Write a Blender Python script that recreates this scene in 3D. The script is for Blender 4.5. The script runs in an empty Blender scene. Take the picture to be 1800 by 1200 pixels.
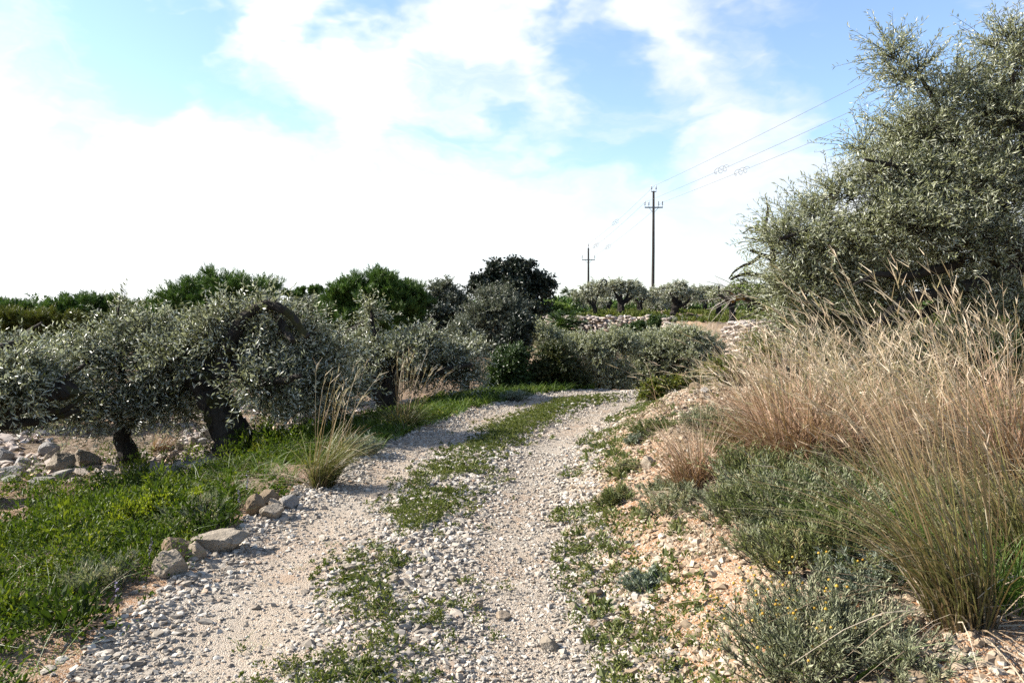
import bpy, math
import numpy as np
from math import radians as R, pi

scene = bpy.context.scene
COL = scene.collection
rng = np.random.default_rng(7)

# ------------------------------------------------------------------ camera
CAM_H, PITCH, FPX = 1.6, R(-2.54), 1350.0
cd = bpy.data.cameras.new('camera'); cam = bpy.data.objects.new('camera', cd); COL.objects.link(cam)
cd.sensor_width = 36; cd.lens = 27; cd.clip_end = 4000; cd.clip_start = 0.05
cam.location = (0, 0, CAM_H); cam.rotation_euler = (pi / 2 + PITCH, 0, 0)
scene.camera = cam

def ray(px, py):
    """direction (with forward component 1) seen at photo pixel px, py (1800 x 1200)"""
    u = (px - 900) / FPX; v = (600 - py) / FPX
    y = math.cos(PITCH) - v * math.sin(PITCH); z = math.sin(PITCH) + v * math.cos(PITCH)
    return np.array([u / y, 1.0, z / y])

def P(px, py, d):
    return ray(px, py) * d + np.array([0, 0, CAM_H])

# ------------------------------------------------------------------ light
SUN_EL = R(32)                 # direction to the sun: from -X, a little in front of the camera plane
sun_dir = np.array([-math.cos(SUN_EL) * math.cos(R(9)), math.cos(SUN_EL) * math.sin(R(9)), math.sin(SUN_EL)])
ld = bpy.data.lights.new('sun', 'SUN'); ld.energy = 5.0; ld.angle = R(0.53); ld.color = (1.0, 0.94, 0.85)
so = bpy.data.objects.new('sun', ld); COL.objects.link(so)
from mathutils import Vector
so.rotation_euler = Vector(tuple(sun_dir)).to_track_quat('Z', 'Y').to_euler()
scene.view_settings.view_transform = 'Standard'
scene.view_settings.look = 'None'
scene.view_settings.exposure = 1.68
scene.view_settings.gamma = 1.0

W = bpy.data.worlds.new('World'); scene.world = W; W.use_nodes = True
nt = W.node_tree; nt.nodes.clear(); N = nt.nodes; L = nt.links
def nd(tree, typ, **kw):
    n = tree.nodes.new(typ)
    for k, v in kw.items(): setattr(n, k, v)
    return n
def math_(tree, op, a, b=None, c=None, clamp=False):
    n = tree.nodes.new('ShaderNodeMath'); n.operation = op; n.use_clamp = clamp
    for i, x in enumerate((a, b, c)):
        if x is None: continue
        if hasattr(x, 'is_output'): tree.links.new(x, n.inputs[i])
        else: n.inputs[i].default_value = x
    return n.outputs[0]
def mixc(tree, f, a, b, blend='MIX'):
    n = tree.nodes.new('ShaderNodeMix'); n.data_type = 'RGBA'; n.blend_type = blend
    for i, x in ((0, f), (6, a), (7, b)):
        if hasattr(x, 'is_output'): tree.links.new(x, n.inputs[i])
        elif isinstance(x, (tuple, list)): n.inputs[i].default_value = (*x, 1) if len(x) == 3 else x
        else: n.inputs[i].default_value = x
    return n.outputs[2]

def build_world():
    sky = nd(nt, 'ShaderNodeTexSky', sky_type='NISHITA'); sky.sun_disc = False
    sky.sun_elevation = SUN_EL; sky.sun_rotation = math.atan2(sun_dir[0], sun_dir[1]); sky.air_density = 1.0; sky.dust_density = 0.4; sky.ozone_density = 1.5
    tc = nd(nt, 'ShaderNodeTexCoord')
    d = tc.outputs['Generated']
    # soft wisps: the direction is bent by noise before the cloud pattern is read
    mp = nd(nt, 'ShaderNodeMapping'); mp.inputs['Scale'].default_value = (1.0, 1.0, 1.9); mp.inputs['Rotation'].default_value = (0, R(14), 0)
    L.new(d, mp.inputs[0])
    wn = nd(nt, 'ShaderNodeTexNoise'); wn.inputs['Scale'].default_value = 3.4; wn.inputs['Detail'].default_value = 5; wn.inputs['Roughness'].default_value = 0.55
    L.new(mp.outputs[0], wn.inputs['Vector'])
    sub = nd(nt, 'ShaderNodeVectorMath', operation='SUBTRACT'); L.new(wn.outputs['Color'], sub.inputs[0]); sub.inputs[1].default_value = (.5, .5, .5)
    sc_ = nd(nt, 'ShaderNodeVectorMath', operation='SCALE'); L.new(sub.outputs[0], sc_.inputs[0]); sc_.inputs['Scale'].default_value = 0.46
    ad = nd(nt, 'ShaderNodeVectorMath', operation='ADD'); L.new(d, ad.inputs[0]); L.new(sc_.outputs[0], ad.inputs[1])
    nm = nd(nt, 'ShaderNodeVectorMath', operation='NORMALIZE'); L.new(ad.outputs[0], nm.inputs[0])
    n2 = nd(nt, 'ShaderNodeTexNoise'); n2.inputs['Scale'].default_value = 4.6; n2.inputs['Detail'].default_value = 8; n2.inputs['Roughness'].default_value = 0.58
    mp2 = nd(nt, 'ShaderNodeMapping'); mp2.inputs['Scale'].default_value = (0.8, 1.0, 2.6); mp2.inputs['Rotation'].default_value = (0, R(-28), 0)
    L.new(ad.outputs[0], mp2.inputs[0]); L.new(mp2.outputs[0], n2.inputs['Vector'])
    # elevation bias: whiter towards the horizon
    sep = nd(nt, 'ShaderNodeSeparateXYZ'); L.new(d, sep.inputs[0])
    mr = nd(nt, 'ShaderNodeMapRange'); L.new(sep.outputs['Z'], mr.inputs[0])
    for i, v in ((1, 0.10), (2, 0.40), (3, 0.95), (4, 0.50)): mr.inputs[i].default_value = v
    acc = mr.outputs[0]
    acc = math_(nt, 'ADD', acc, math_(nt, 'MULTIPLY', math_(nt, 'SUBTRACT', n2.outputs['Fac'], 0.5), 3.0))
    patches = [(170, 60, 150, -.55), (250, 160, 60, -.45), (400, 95, 36, -.55), (650, 60, 60, -.75), (590, 15, 60, -.55), (850, 175, 75, -.75),
               (1080, 80, 80, -.85), (1050, 10, 60, -.5), (1090, 225, 75, -.65), (1265, 90, 55, -.6), (1480, 50, 120, -.85),
               (1660, 60, 130, -.75), (1560, 190, 60, -.25), (480, 260, 80, -.75), (430, 190, 60, -.5), (60, 25, 150, -.75), (330, 70, 110, -.5), (180, 130, 110, -.35), (560, 230, 80, -.35), (740, 230, 90, -.3), (950, 260, 60, -.25), (1180, 260, 60, -.25), (1400, 60, 60, -.3), (1330, 380, 230, -.45), (1080, 400, 200, -.25), (1450, 250, 130, -.25),
               (830, 85, 105, .5), (480, 40, 80, .5), (700, 160, 80, .35), (1180, 70, 55, .5), (1350, 180, 110, .55), (1085, 160, 40, .45), (130, 260, 170, .5), (600, 200, 120, .25)]
    for px, py, s, w in patches:
        c = ray(px, py); c = c / np.linalg.norm(c)
        dt = nd(nt, 'ShaderNodeVectorMath', operation='DOT_PRODUCT'); L.new(nm.outputs[0], dt.inputs[0]); dt.inputs[1].default_value = tuple(c)
        m = nd(nt, 'ShaderNodeMapRange'); m.interpolation_type = 'SMOOTHERSTEP'
        L.new(dt.outputs['Value'], m.inputs[0])
        m.inputs[1].default_value = math.cos(1.75 * s / FPX); m.inputs[2].default_value = 1.0; m.inputs[3].default_value = 0; m.inputs[4].default_value = w
        acc = math_(nt, 'ADD', acc, m.outputs[0])
    al = nd(nt, 'ShaderNodeMapRange'); al.interpolation_type = 'SMOOTHSTEP'; L.new(acc, al.inputs[0])
    for i, v in ((1, -0.75), (2, 1.2), (3, 0.06), (4, 1.0)): al.inputs[i].default_value = v
    # cloud brightness rises towards the sun
    ds = nd(nt, 'ShaderNodeVectorMath', operation='DOT_PRODUCT'); L.new(d, ds.inputs[0]); ds.inputs[1].default_value = tuple(sun_dir)
    br = nd(nt, 'ShaderNodeMapRange'); L.new(ds.outputs['Value'], br.inputs[0])
    for i, v in ((1, -0.6), (2, 0.75), (3, 2.85), (4, 4.1)): br.inputs[i].default_value = v
    fy = nd(nt, 'ShaderNodeMapRange'); fy.interpolation_type = 'SMOOTHSTEP'; L.new(sep.outputs['Y'], fy.inputs[0])
    for i, v in ((1, -0.30), (2, 0.30), (3, 0.12), (4, 1.0)): fy.inputs[i].default_value = v
    fz = nd(nt, 'ShaderNodeMapRange'); fz.interpolation_type = 'SMOOTHSTEP'; L.new(sep.outputs['Z'], fz.inputs[0])
    for i, v in ((1, 0.45), (2, 0.75), (3, 1.0), (4, 0.35)): fz.inputs[i].default_value = v
    alpha = math_(nt, 'MULTIPLY', math_(nt, 'MULTIPLY', al.outputs[0], fy.outputs[0]), fz.outputs[0])
    cl = nd(nt, 'ShaderNodeCombineColor')
    L.new(math_(nt, 'MULTIPLY', br.outputs[0], 0.97), cl.inputs[0]); L.new(math_(nt, 'MULTIPLY', br.outputs[0], 1.0), cl.inputs[1]); L.new(math_(nt, 'MULTIPLY', br.outputs[0], 1.02), cl.inputs[2])
    blue = mixc(nt, 1.0, sky.outputs[0], (.74, .79, .86), 'MULTIPLY')
    col = mixc(nt, alpha, blue, cl.outputs[0])
    bg = nd(nt, 'ShaderNodeBackground'); bg.inputs[1].default_value = 0.1; L.new(col, bg.inputs[0])
    out = nd(nt, 'ShaderNodeOutputWorld'); L.new(bg.outputs[0], out.inputs[0])
build_world()
scene.cycles.max_bounces = 6; scene.cycles.diffuse_bounces = 3; scene.cycles.glossy_bounces = 2; scene.cycles.transmission_bounces = 4
scene.cycles.use_denoising = False
W.cycles.sampling_method = 'MANUAL'; W.cycles.sample_map_resolution = 512

# ------------------------------------------------------------------ numeric helpers
def smooth(a, b, x):
    t = np.clip((np.asarray(x, float) - a) / (b - a), 0, 1); return t * t * (3 - 2 * t)

def _hash(ix, iy, seed):
    h = (ix.astype(np.int64) * 374761393 + iy.astype(np.int64) * 668265263 + seed * 974711) & 0x7fffffff
    h = ((h ^ (h >> 13)) * 1274126177) & 0x7fffffff
    return ((h ^ (h >> 16)) & 0xffff) / 65535.0
def vnoise(x, y, seed=0):
    x = np.asarray(x, float); y = np.asarray(y, float)
    ix = np.floor(x); iy = np.floor(y); fx = x - ix; fy = y - iy
    fx = fx * fx * (3 - 2 * fx); fy = fy * fy * (3 - 2 * fy)
    a = _hash(ix, iy, seed); b = _hash(ix + 1, iy, seed); c = _hash(ix, iy + 1, seed); d = _hash(ix + 1, iy + 1, seed)
    return (a * (1 - fx) + b * fx) * (1 - fy) + (c * (1 - fx) + d * fx) * fy
def fbm(x, y, seed=0, o=4):
    s = 0; a = .5
    for k in range(o):
        s = s + a * (vnoise(x, y, seed + k) - .5); x = x * 2.03 + 11.3; y = y * 2.03 + 4.7; a *= .5
    return s
def unit(v):
    return v / np.maximum(np.linalg.norm(v, axis=-1, keepdims=True), 1e-9)
def runit(n, g=None):
    g = g or rng
    return unit(g.normal(size=(n, 3)))
def catmull(pts, n):
    pts = np.asarray(pts, float)
    p = np.vstack([2 * pts[0] - pts[1], pts, 2 * pts[-1] - pts[-2]])
    seg = len(pts) - 1; out = []
    for t in np.linspace(0, seg, n):
        i = min(int(t), seg - 1); f = t - i
        a, b, c, d = p[i:i + 4]
        out.append(.5 * ((2 * b) + (c - a) * f + (2 * a - 5 * b + 4 * c - d) * f * f + (3 * b - a - 3 * c + d) * f ** 3))
    return np.array(out)

# ------------------------------------------------------------------ terrain
ROAD = catmull([(.1, -6), (-.35, -2), (-.5, 1), (-.6, 3.3), (-.68, 4.6), (-.62, 6.2), (-.38, 8.2), (.02, 9.9), (.68, 11.9), (1.5, 13.4), (2.7, 14.7), (4.6, 15.7), (7.5, 16.6), (12, 17.2), (18, 17.5)], 220)
RW = 1.22
def road_sd(x, y):
    """signed distance to the road's middle (right of it positive) and length along it"""
    x = np.asarray(x, float); y = np.asarray(y, float)
    best = np.full(x.shape, 1e9); sd = np.zeros(x.shape); al = np.zeros(x.shape)
    A = ROAD[:-1]; D = ROAD[1:] - ROAD[:-1]; cum = 0
    for a, dv in zip(A, D):
        l2 = dv @ dv; t = np.clip(((x - a[0]) * dv[0] + (y - a[1]) * dv[1]) / l2, 0, 1)
        qx = x - a[0] - t * dv[0]; qy = y - a[1] - t * dv[1]; d2 = qx * qx + qy * qy
        m = d2 < best
        side = np.sign(dv[1] * qx - dv[0] * qy)
        best = np.where(m, d2, best); sd = np.where(m, side * np.sqrt(d2), sd); al = np.where(m, a[1] + t * dv[1], al)
        cum += math.sqrt(l2)
    return sd, al

WALL_X = [-60, -6, 1, 3.6, 7, 8.2, 9.5, 14, 40]
WALL_Y = [95, 70, 46, 42, 40.5, 29, 27, 25.5, 25]
def height(x, y, fine=True):
    x = np.asarray(x, float); y = np.asarray(y, float)
    s, al = road_sd(x, y)
    w = 1.0 + .18 * fbm(x * .9, y * .9, 3)
    left = -0.50 * smooth(1.25, 5.0, -s) * w - 1.0 * smooth(9, 40, -s + .35 * (y - 8) * (x < 2))
    bank = (0.42 * smooth(1.05, 2.2, s) + 0.22 * smooth(2.2, 5.0, s)) * (1 - smooth(11.4, 14.2, y) * 0.6) * w
    bank = bank * (1 - .8 * smooth(13.5, 16.5, y))
    z = np.where(s < 0, left, bank)
    z = z - .75 * smooth(13.5, 18.5, y) * smooth(1.5, 7, x)             # the land past the bend lies lower
    z = z - .45 * smooth(14, 20, y) * smooth(-3, 2, x) * (1 - smooth(5, 8, x))
    z = z + 0.035 * np.exp(-(s / .35) ** 2) - .02 * np.exp(-((np.abs(s) - .75) / .3) ** 2) * (y < 16)
    yw = np.interp(x, WALL_X, WALL_Y)
    ter = smooth(-1.6, 0.2, y - yw)
    tz = .95 + .30 * smooth(44, 66, y)
    z = z * (1 - ter) + tz * ter
    z = z + .10 * fbm(x * .35, y * .35, 11) * smooth(1.3, 4, np.abs(s))
    z = z * (1 - smooth(120, 300, np.hypot(x, y)))
    if fine:
        off = smooth(.9, 1.6, np.abs(s))
        z = z + .075 * fbm(x * 2.2, y * 2.2, 21) * (0.25 + off) + .045 * fbm(x * 8, y * 8, 31, 4) * (.25 + off)
    return z
def h1(x, y): return float(height(np.array([x]), np.array([y]))[0])
_ts = np.exp(np.linspace(math.log(1.5), math.log(160), 1600))
def G(px, py):
    """the ground point seen at a photo pixel"""
    r = ray(px, py); x = r[0] * _ts; y = _ts; z = CAM_H + r[2] * _ts
    k = np.argmax(z - height(x, y) < 0)
    return np.array([x[k], y[k], h1(x[k], y[k])])
def on_ground(x, y): return np.array([x, y, h1(x, y)])

# ------------------------------------------------------------------ materials
def new_mat(name):
    m = bpy.data.materials.new(name); m.use_nodes = True; m.node_tree.nodes.clear(); return m, m.node_tree
KA = .72
def dk(c): return tuple(x * KA for x in c)
def ramp(t, fac, stops):
    n = t.nodes.new('ShaderNodeValToRGB'); e = n.color_ramp.elements
    while len(e) < len(stops): e.new(.5)
    for q, (p, c) in zip(e, stops): q.position = p; q.color = (*dk(c), 1)
    if fac is not None: t.links.new(fac, n.inputs[0])
    return n.outputs[0]
def attr(t, name):
    n = t.nodes.new('ShaderNodeAttribute'); n.attribute_name = name; return n.outputs['Fac']
def noise(t, scale, detail=4, rough=.55, vec=None):
    n = t.nodes.new('ShaderNodeTexNoise'); n.inputs['Scale'].default_value = scale; n.inputs['Detail'].default_value = detail; n.inputs['Roughness'].default_value = rough
    if vec is None:
        c = t.nodes.new('ShaderNodeTexCoord'); vec = c.outputs['Object']
    t.links.new(vec, n.inputs['Vector']); return n.outputs['Fac']
def principled(t, col, rough=.8, spec=.3):
    b = t.nodes.new('ShaderNodeBsdfPrincipled')
    if hasattr(col, 'is_output'): t.links.new(col, b.inputs['Base Color'])
    else: b.inputs['Base Color'].default_value = (*col, 1)
    if hasattr(rough, 'is_output'): t.links.new(rough, b.inputs['Roughness'])
    else: b.inputs['Roughness'].default_value = rough
    b.inputs['Specular IOR Level'].default_value = spec
    return b
def finish(t, sh):
    o = t.nodes.new('ShaderNodeOutputMaterial'); t.links.new(sh, o.inputs[0])

def leaf_mat(name, stops, back=None, rough=.5, spec=.4, trans=.25, use='tint'):
    m, t = new_mat(name)
    c = ramp(t, attr(t, use), stops)
    if use == 'along':
        ti = attr(t, 'tint')
        c = mixc(t, math_(t, 'MULTIPLY', math_(t, 'GREATER_THAN', ti, .66), .55), c, dk((.20, .115, .065)))
        c = mixc(t, math_(t, 'MULTIPLY', math_(t, 'LESS_THAN', ti, .2), .5), c, dk((.55, .46, .34)))
        v_ = t.nodes.new('ShaderNodeMapRange'); t.links.new(ti, v_.inputs[0]); v_.inputs[3].default_value = .62; v_.inputs[4].default_value = 1.3
        vc = t.nodes.new('ShaderNodeCombineColor'); [t.links.new(v_.outputs[0], vc.inputs[i]) for i in range(3)]
        c = mixc(t, 1.0, c, vc.outputs[0], 'MULTIPLY')
    if back is not None:
        g = t.nodes.new('ShaderNodeNewGeometry')
        c = mixc(t, math_(t, 'MULTIPLY', g.outputs['Backfacing'], .85), c, dk(back))
    b = principled(t, c, rough, spec)
    tr = t.nodes.new('ShaderNodeBsdfTranslucent')
    c2 = mixc(t, 1.0, c, (1.1, 1.16, .68), 'MULTIPLY'); t.links.new(c2, tr.inputs[0])
    mx = t.nodes.new('ShaderNodeMixShader'); mx.inputs[0].default_value = trans
    t.links.new(b.outputs[0], mx.inputs[1]); t.links.new(tr.outputs[0], mx.inputs[2])
    finish(t, mx.outputs[0]); return m

OLIVE_BACK = (.60, .60, .50)
M = {}
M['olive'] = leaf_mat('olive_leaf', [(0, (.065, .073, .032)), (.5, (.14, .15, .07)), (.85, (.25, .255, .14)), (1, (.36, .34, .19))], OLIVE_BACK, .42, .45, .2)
M['olive_lit'] = leaf_mat('olive_leaf_lit', [(0, (.12, .135, .058)), (.5, (.25, .265, .125)), (.85, (.38, .39, .22)), (1, (.48, .48, .30))], (.50, .51, .40), .45, .4, .24)  # lighter copy of the olive leaf, sunlight on crowns put into its colour
M['olive_grey'] = leaf_mat('wild_olive_leaf', [(0, (.06, .07, .042)), (.6, (.12, .132, .082)), (1, (.19, .20, .13))], (.20, .21, .16), .5, .4, .15)
M['pine'] = leaf_mat('pine_needle', [(0, (.035, .07, .014)), (.55, (.08, .15, .026)), (1, (.17, .235, .045))], None, .55, .3, .15)
M['pine_yellow'] = leaf_mat('yellowing_pine_needle', [(0, (.05, .07, .012)), (.55, (.11, .125, .02)), (1, (.19, .17, .035))], None, .55, .3, .2)
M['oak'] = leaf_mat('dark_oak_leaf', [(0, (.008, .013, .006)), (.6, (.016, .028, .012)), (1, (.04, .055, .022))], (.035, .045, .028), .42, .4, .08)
M['bush'] = leaf_mat('evergreen_bush_leaf', [(0, (.022, .045, .009)), (.6, (.05, .09, .017)), (1, (.11, .15, .03))], None, .45, .4, .18)
M['bush_brown'] = leaf_mat('brownish_bush_leaf', [(0, (.02, .03, .008)), (.5, (.045, .06, .012)), (.8, (.09, .085, .018)), (1, (.14, .07, .02))], None, .5, .35, .15)
M['almond'] = leaf_mat('almond_leaf', [(0, (.11, .17, .03)), (1, (.24, .32, .08))], None, .5, .3, .4)
M['yellow_bush'] = leaf_mat('yellow_green_leaf', [(0, (.06, .09, .012)), (.6, (.15, .17, .025)), (.85, (.24, .20, .03)), (1, (.13, .06, .02))], None, .55, .3, .3)
M['herb'] = leaf_mat('herb_leaf', [(0, (.025, .045, .006)), (.45, (.062, .10, .010)), (.75, (.13, .17, .016)), (1, (.26, .26, .03))], None, .6, .18, .35)
M['weed'] = leaf_mat('weed_leaf', [(0, (.055, .075, .014)), (.5, (.115, .14, .03)), (.85, (.21, .22, .06)), (1, (.30, .24, .11))], None, .65, .15, .3)
M['spurge'] = leaf_mat('yellow_spurge_leaf', [(0, (.14, .19, .012)), (1, (.38, .42, .03))], None, .6, .25, .35)
M['grass'] = leaf_mat('green_grass_blade', [(0, (.05, .10, .014)), (.6, (.10, .17, .025)), (.9, (.17, .22, .05)), (1, (.33, .28, .13))], None, .5, .3, .35)
M['grey_shrub'] = leaf_mat('grey_shrub_leaf', [(0, (.16, .18, .105)), (.6, (.31, .325, .20)), (.85, (.44, .44, .29)), (1, (.50, .42, .28))], None, .65, .2, .2)
M['green_shrub'] = leaf_mat('green_shrub_leaf', [(0, (.09, .115, .042)), (.6, (.19, .21, .085)), (.85, (.30, .31, .14)), (1, (.38, .31, .17))], None, .6, .25, .25)
M['silver'] = leaf_mat('silver_leaf', [(0, (.16, .19, .14)), (1, (.32, .36, .28))], None, .7, .2, .2)
M['straw'] = leaf_mat('dry_grass_stem', [(0, (.10, .11, .03)), (.22, (.22, .17, .075)), (.5, (.36, .235, .14)), (.8, (.62, .48, .31)), (1, (.86, .74, .55))], None, .5, .35, .22, 'along')
M['straw_green'] = leaf_mat('green_based_grass_stem', [(0, (.12, .085, .045)), (.15, (.11, .11, .035)), (.4, (.19, .175, .06)), (.58, (.32, .235, .12)), (.8, (.52, .40, .26)), (1, (.74, .63, .48))], None, .5, .35, .22, 'along')
M['tuft_green'] = leaf_mat('dull_green_tuft_blade', [(0, (.08, .07, .03)), (.25, (.11, .13, .03)), (.6, (.22, .22, .07)), (1, (.45, .38, .2))], None, .5, .3, .25, 'along')
M['straw_pink'] = leaf_mat('pinkish_dry_grass_stem', [(0, (.13, .095, .05)), (.25, (.25, .145, .085)), (.55, (.43, .265, .17)), (.82, (.64, .47, .33)), (1, (.86, .75, .57))], None, .5, .35, .22, 'along')
M['litter'] = leaf_mat('dry_litter', [(0, (.16, .11, .07)), (.5, (.33, .25, .17)), (1, (.55, .47, .36))], None, .7, .2, .1)
M['yellow'] = leaf_mat('yellow_button_flower', [(0, (.32, .18, .02)), (1, (.55, .36, .05))], None, .7, .2, .1)
M['mauve'] = leaf_mat('mauve_petal', [(0, (.28, .22, .42)), (1, (.48, .42, .62))], None, .7, .2, .2)

def bark_mat(name, c0, c1, moss=None, scale=9.):
    m, t = new_mat(name)
    tc = t.nodes.new('ShaderNodeTexCoord')
    mp = t.nodes.new('ShaderNodeMapping'); mp.inputs['Scale'].default_value = (1, 1, .35); t.links.new(tc.outputs['Object'], mp.inputs[0])
    n1 = noise(t, scale, 6, .65, mp.outputs[0])
    c = ramp(t, n1, [(.3, c0), (.7, c1)])
    if moss:
        n2 = noise(t, 2.6, 4, .6)
        f = math_(t, 'MULTIPLY', math_(t, 'GREATER_THAN', n2, .56), .75)
        c = mixc(t, f, c, dk(moss))
    b = principled(t, c, .9, .15)
    bu = t.nodes.new('ShaderNodeBump'); bu.inputs['Strength'].default_value = .9; bu.inputs['Distance'].default_value = .03
    t.links.new(noise(t, scale * 2.2, 5, .7, mp.outputs[0]), bu.inputs['Height']); t.links.new(bu.outputs[0], b.inputs['Normal'])
    finish(t, b.outputs[0]); return m
M['bark'] = bark_mat('olive_bark', (.018, .014, .011), (.06, .05, .04), (.05, .048, .014))
M['bark_grey'] = bark_mat('grey_olive_bark', (.035, .03, .026), (.11, .095, .08), (.09, .085, .06))
M['bark_dark'] = bark_mat('dark_bark', (.012, .010, .008), (.045, .038, .032))
M['bark_lichen'] = bark_mat('lichened_almond_bark', (.03, .026, .022), (.10, .085, .07), (.42, .22, .035), 7)
M['bark_pale'] = bark_mat('pale_dead_twig', (.22, .19, .16), (.42, .38, .33))
M['pole_wood'] = bark_mat('weathered_pole_wood', (.035, .03, .028), (.08, .07, .06), None, 5)

def rock_mat(name, cols, use_tint=False, scale=6., bump=.02):
    m, t = new_mat(name)
    n1 = noise(t, scale, 6, .65)
    c = ramp(t, n1, [(.25, cols[0]), (.5, cols[1]), (.72, cols[2])])
    oi = t.nodes.new('ShaderNodeObjectInfo')
    c = mixc(t, math_(t, 'MULTIPLY', oi.outputs['Random'], .35), c, dk(cols[3]))
    pit = noise(t, scale * 6, 3, .6)
    c = mixc(t, math_(t, 'MULTIPLY', math_(t, 'LESS_THAN', pit, .36), .5), c, dk((.10, .09, .075)))
    li = noise(t, 9, 5, .7); c = mixc(t, math_(t, 'MULTIPLY', math_(t, 'GREATER_THAN', li, .60), .6), c, dk((.13, .12, .10)))
    b = principled(t, c, .9, .2)
    bu = t.nodes.new('ShaderNodeBump'); bu.inputs['Strength'].default_value = .8; bu.inputs['Distance'].default_value = bump
    t.links.new(noise(t, scale * 4, 6, .7), bu.inputs['Height']); t.links.new(bu.outputs[0], b.inputs['Normal'])
    finish(t, b.outputs[0]); return m
M['rock'] = rock_mat('limestone', [(.16, .135, .10), (.31, .265, .205), (.46, .405, .325), (.36, .24, .145)])
M['rock_brown'] = rock_mat('brown_stained_limestone', [(.10, .08, .055), (.22, .17, .11), (.38, .30, .20), (.28, .17, .09)])
M['rock_grey'] = rock_mat('grey_limestone', [(.16, .155, .15), (.30, .29, .275), (.44, .42, .39), (.30, .25, .20)])

def stone_mat(name, stops):
    m, t = new_mat(name)
    c = ramp(t, attr(t, 'tint'), stops)
    c = mixc(t, math_(t, 'MULTIPLY', noise(t, 60, 3), .5), c, dk((.30, .25, .19)))
    b = principled(t, c, .9, .2); finish(t, b.outputs[0]); return m
M['gravel'] = stone_mat('crushed_limestone', [(0, (.16, .14, .12)), (.22, (.32, .28, .23)), (.55, (.44, .39, .325)), (.90, (.66, .62, .55)), (.97, (.48, .38, .29)), (1, (.40, .26, .16))])
M['gravel_tan'] = stone_mat('tan_bank_stone', [(0, (.19, .13, .08)), (.3, (.33, .235, .15)), (.6, (.42, .32, .22)), (.88, (.52, .43, .325)), (1, (.60, .54, .44))])
M['rubble'] = stone_mat('pinkish_rubble', [(0, (.24, .20, .18)), (.4, (.46, .39, .34)), (.75, (.66, .58, .51)), (1, (.56, .38, .27))])

def ground_mat(name, road):
    m, t = new_mat(name)
    tc = t.nodes.new('ShaderNodeTexCoord'); ob = tc.outputs['Object']
    big = noise(t, .9, 5, .6, ob); mid = noise(t, 5.5, 5, .6, ob)
    def voro(scale, feat='F1'):
        v = t.nodes.new('ShaderNodeTexVoronoi'); v.inputs['Scale'].default_value = scale; t.links.new(ob, v.inputs['Vector']); return v
    v1 = voro(120); v2 = voro(230)
    sepc = t.nodes.new('ShaderNodeSeparateColor'); t.links.new(v1.outputs['Color'], sepc.inputs[0])
    stone = ramp(t, sepc.outputs[0], [(0, (.30, .26, .21)), (.4, (.46, .40, .33)), (.8, (.60, .54, .46)), (1, (.46, .30, .19))])
    if road:
        soil = ramp(t, big, [(.30, (.34, .205, .12)), (.48, (.37, .29, .21)), (.66, (.39, .345, .285))])
        fst = ramp(t, mid, [(.34, (.2, .2, .2)), (.6, (.85, .85, .85))])
        c = mixc(t, fst, soil, stone)
    else:
        z = attr(t, 'zone')
        orange = ramp(t, mid, [(.3, (.30, .155, .075)), (.55, (.37, .22, .125)), (.75, (.40, .285, .185))])
        dark = ramp(t, mid, [(.3, (.085, .062, .042)), (.5, (.15, .115, .08)), (.72, (.26, .215, .165))])
        soil = mixc(t, z, dark, orange)
        c = mixc(t, math_(t, 'MULTIPLY', math_(t, 'GREATER_THAN', sepc.outputs[1], .62), math_(t, 'MULTIPLY_ADD', z, .6, .1)), soil, stone)
    b = principled(t, c, .95, .12)
    hgt = math_(t, 'ADD', math_(t, 'MULTIPLY', v1.outputs['Distance'], -1.6), math_(t, 'MULTIPLY', v2.outputs['Distance'], -.7))
    bu = t.nodes.new('ShaderNodeBump'); bu.inputs['Strength'].default_value = .8; bu.inputs['Distance'].default_value = .006
    t.links.new(hgt, bu.inputs['Height']); t.links.new(bu.outputs[0], b.inputs['Normal'])
    finish(t, b.outputs[0]); return m
M['road'] = ground_mat('gravel_track_surface', True)
M['ground'] = ground_mat('stony_soil', False)
def plain(name, c, rough=.5, metal=0., spec=.5):
    m, t = new_mat(name); n = noise(t, 14, 3)
    b = principled(t, mixc(t, math_(t, 'MULTIPLY', n, .5), c, tuple(x * .6 for x in c)), rough, spec); b.inputs['Metallic'].default_value = metal
    finish(t, b.outputs[0]); return m
M['steel'] = plain('galvanised_steel', (.14, .14, .14), .6, .4)
M['ceramic'] = plain('brown_glazed_ceramic', (.07, .05, .045), .3)
M['wire'] = plain('aluminium_wire', (.10, .10, .105), .6, .2)
M['grey_plastic'] = plain('grey_plastic', (.14, .14, .145), .6)
M['black'] = plain('black_rubber', (.012, .012, .012), .7)

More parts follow.
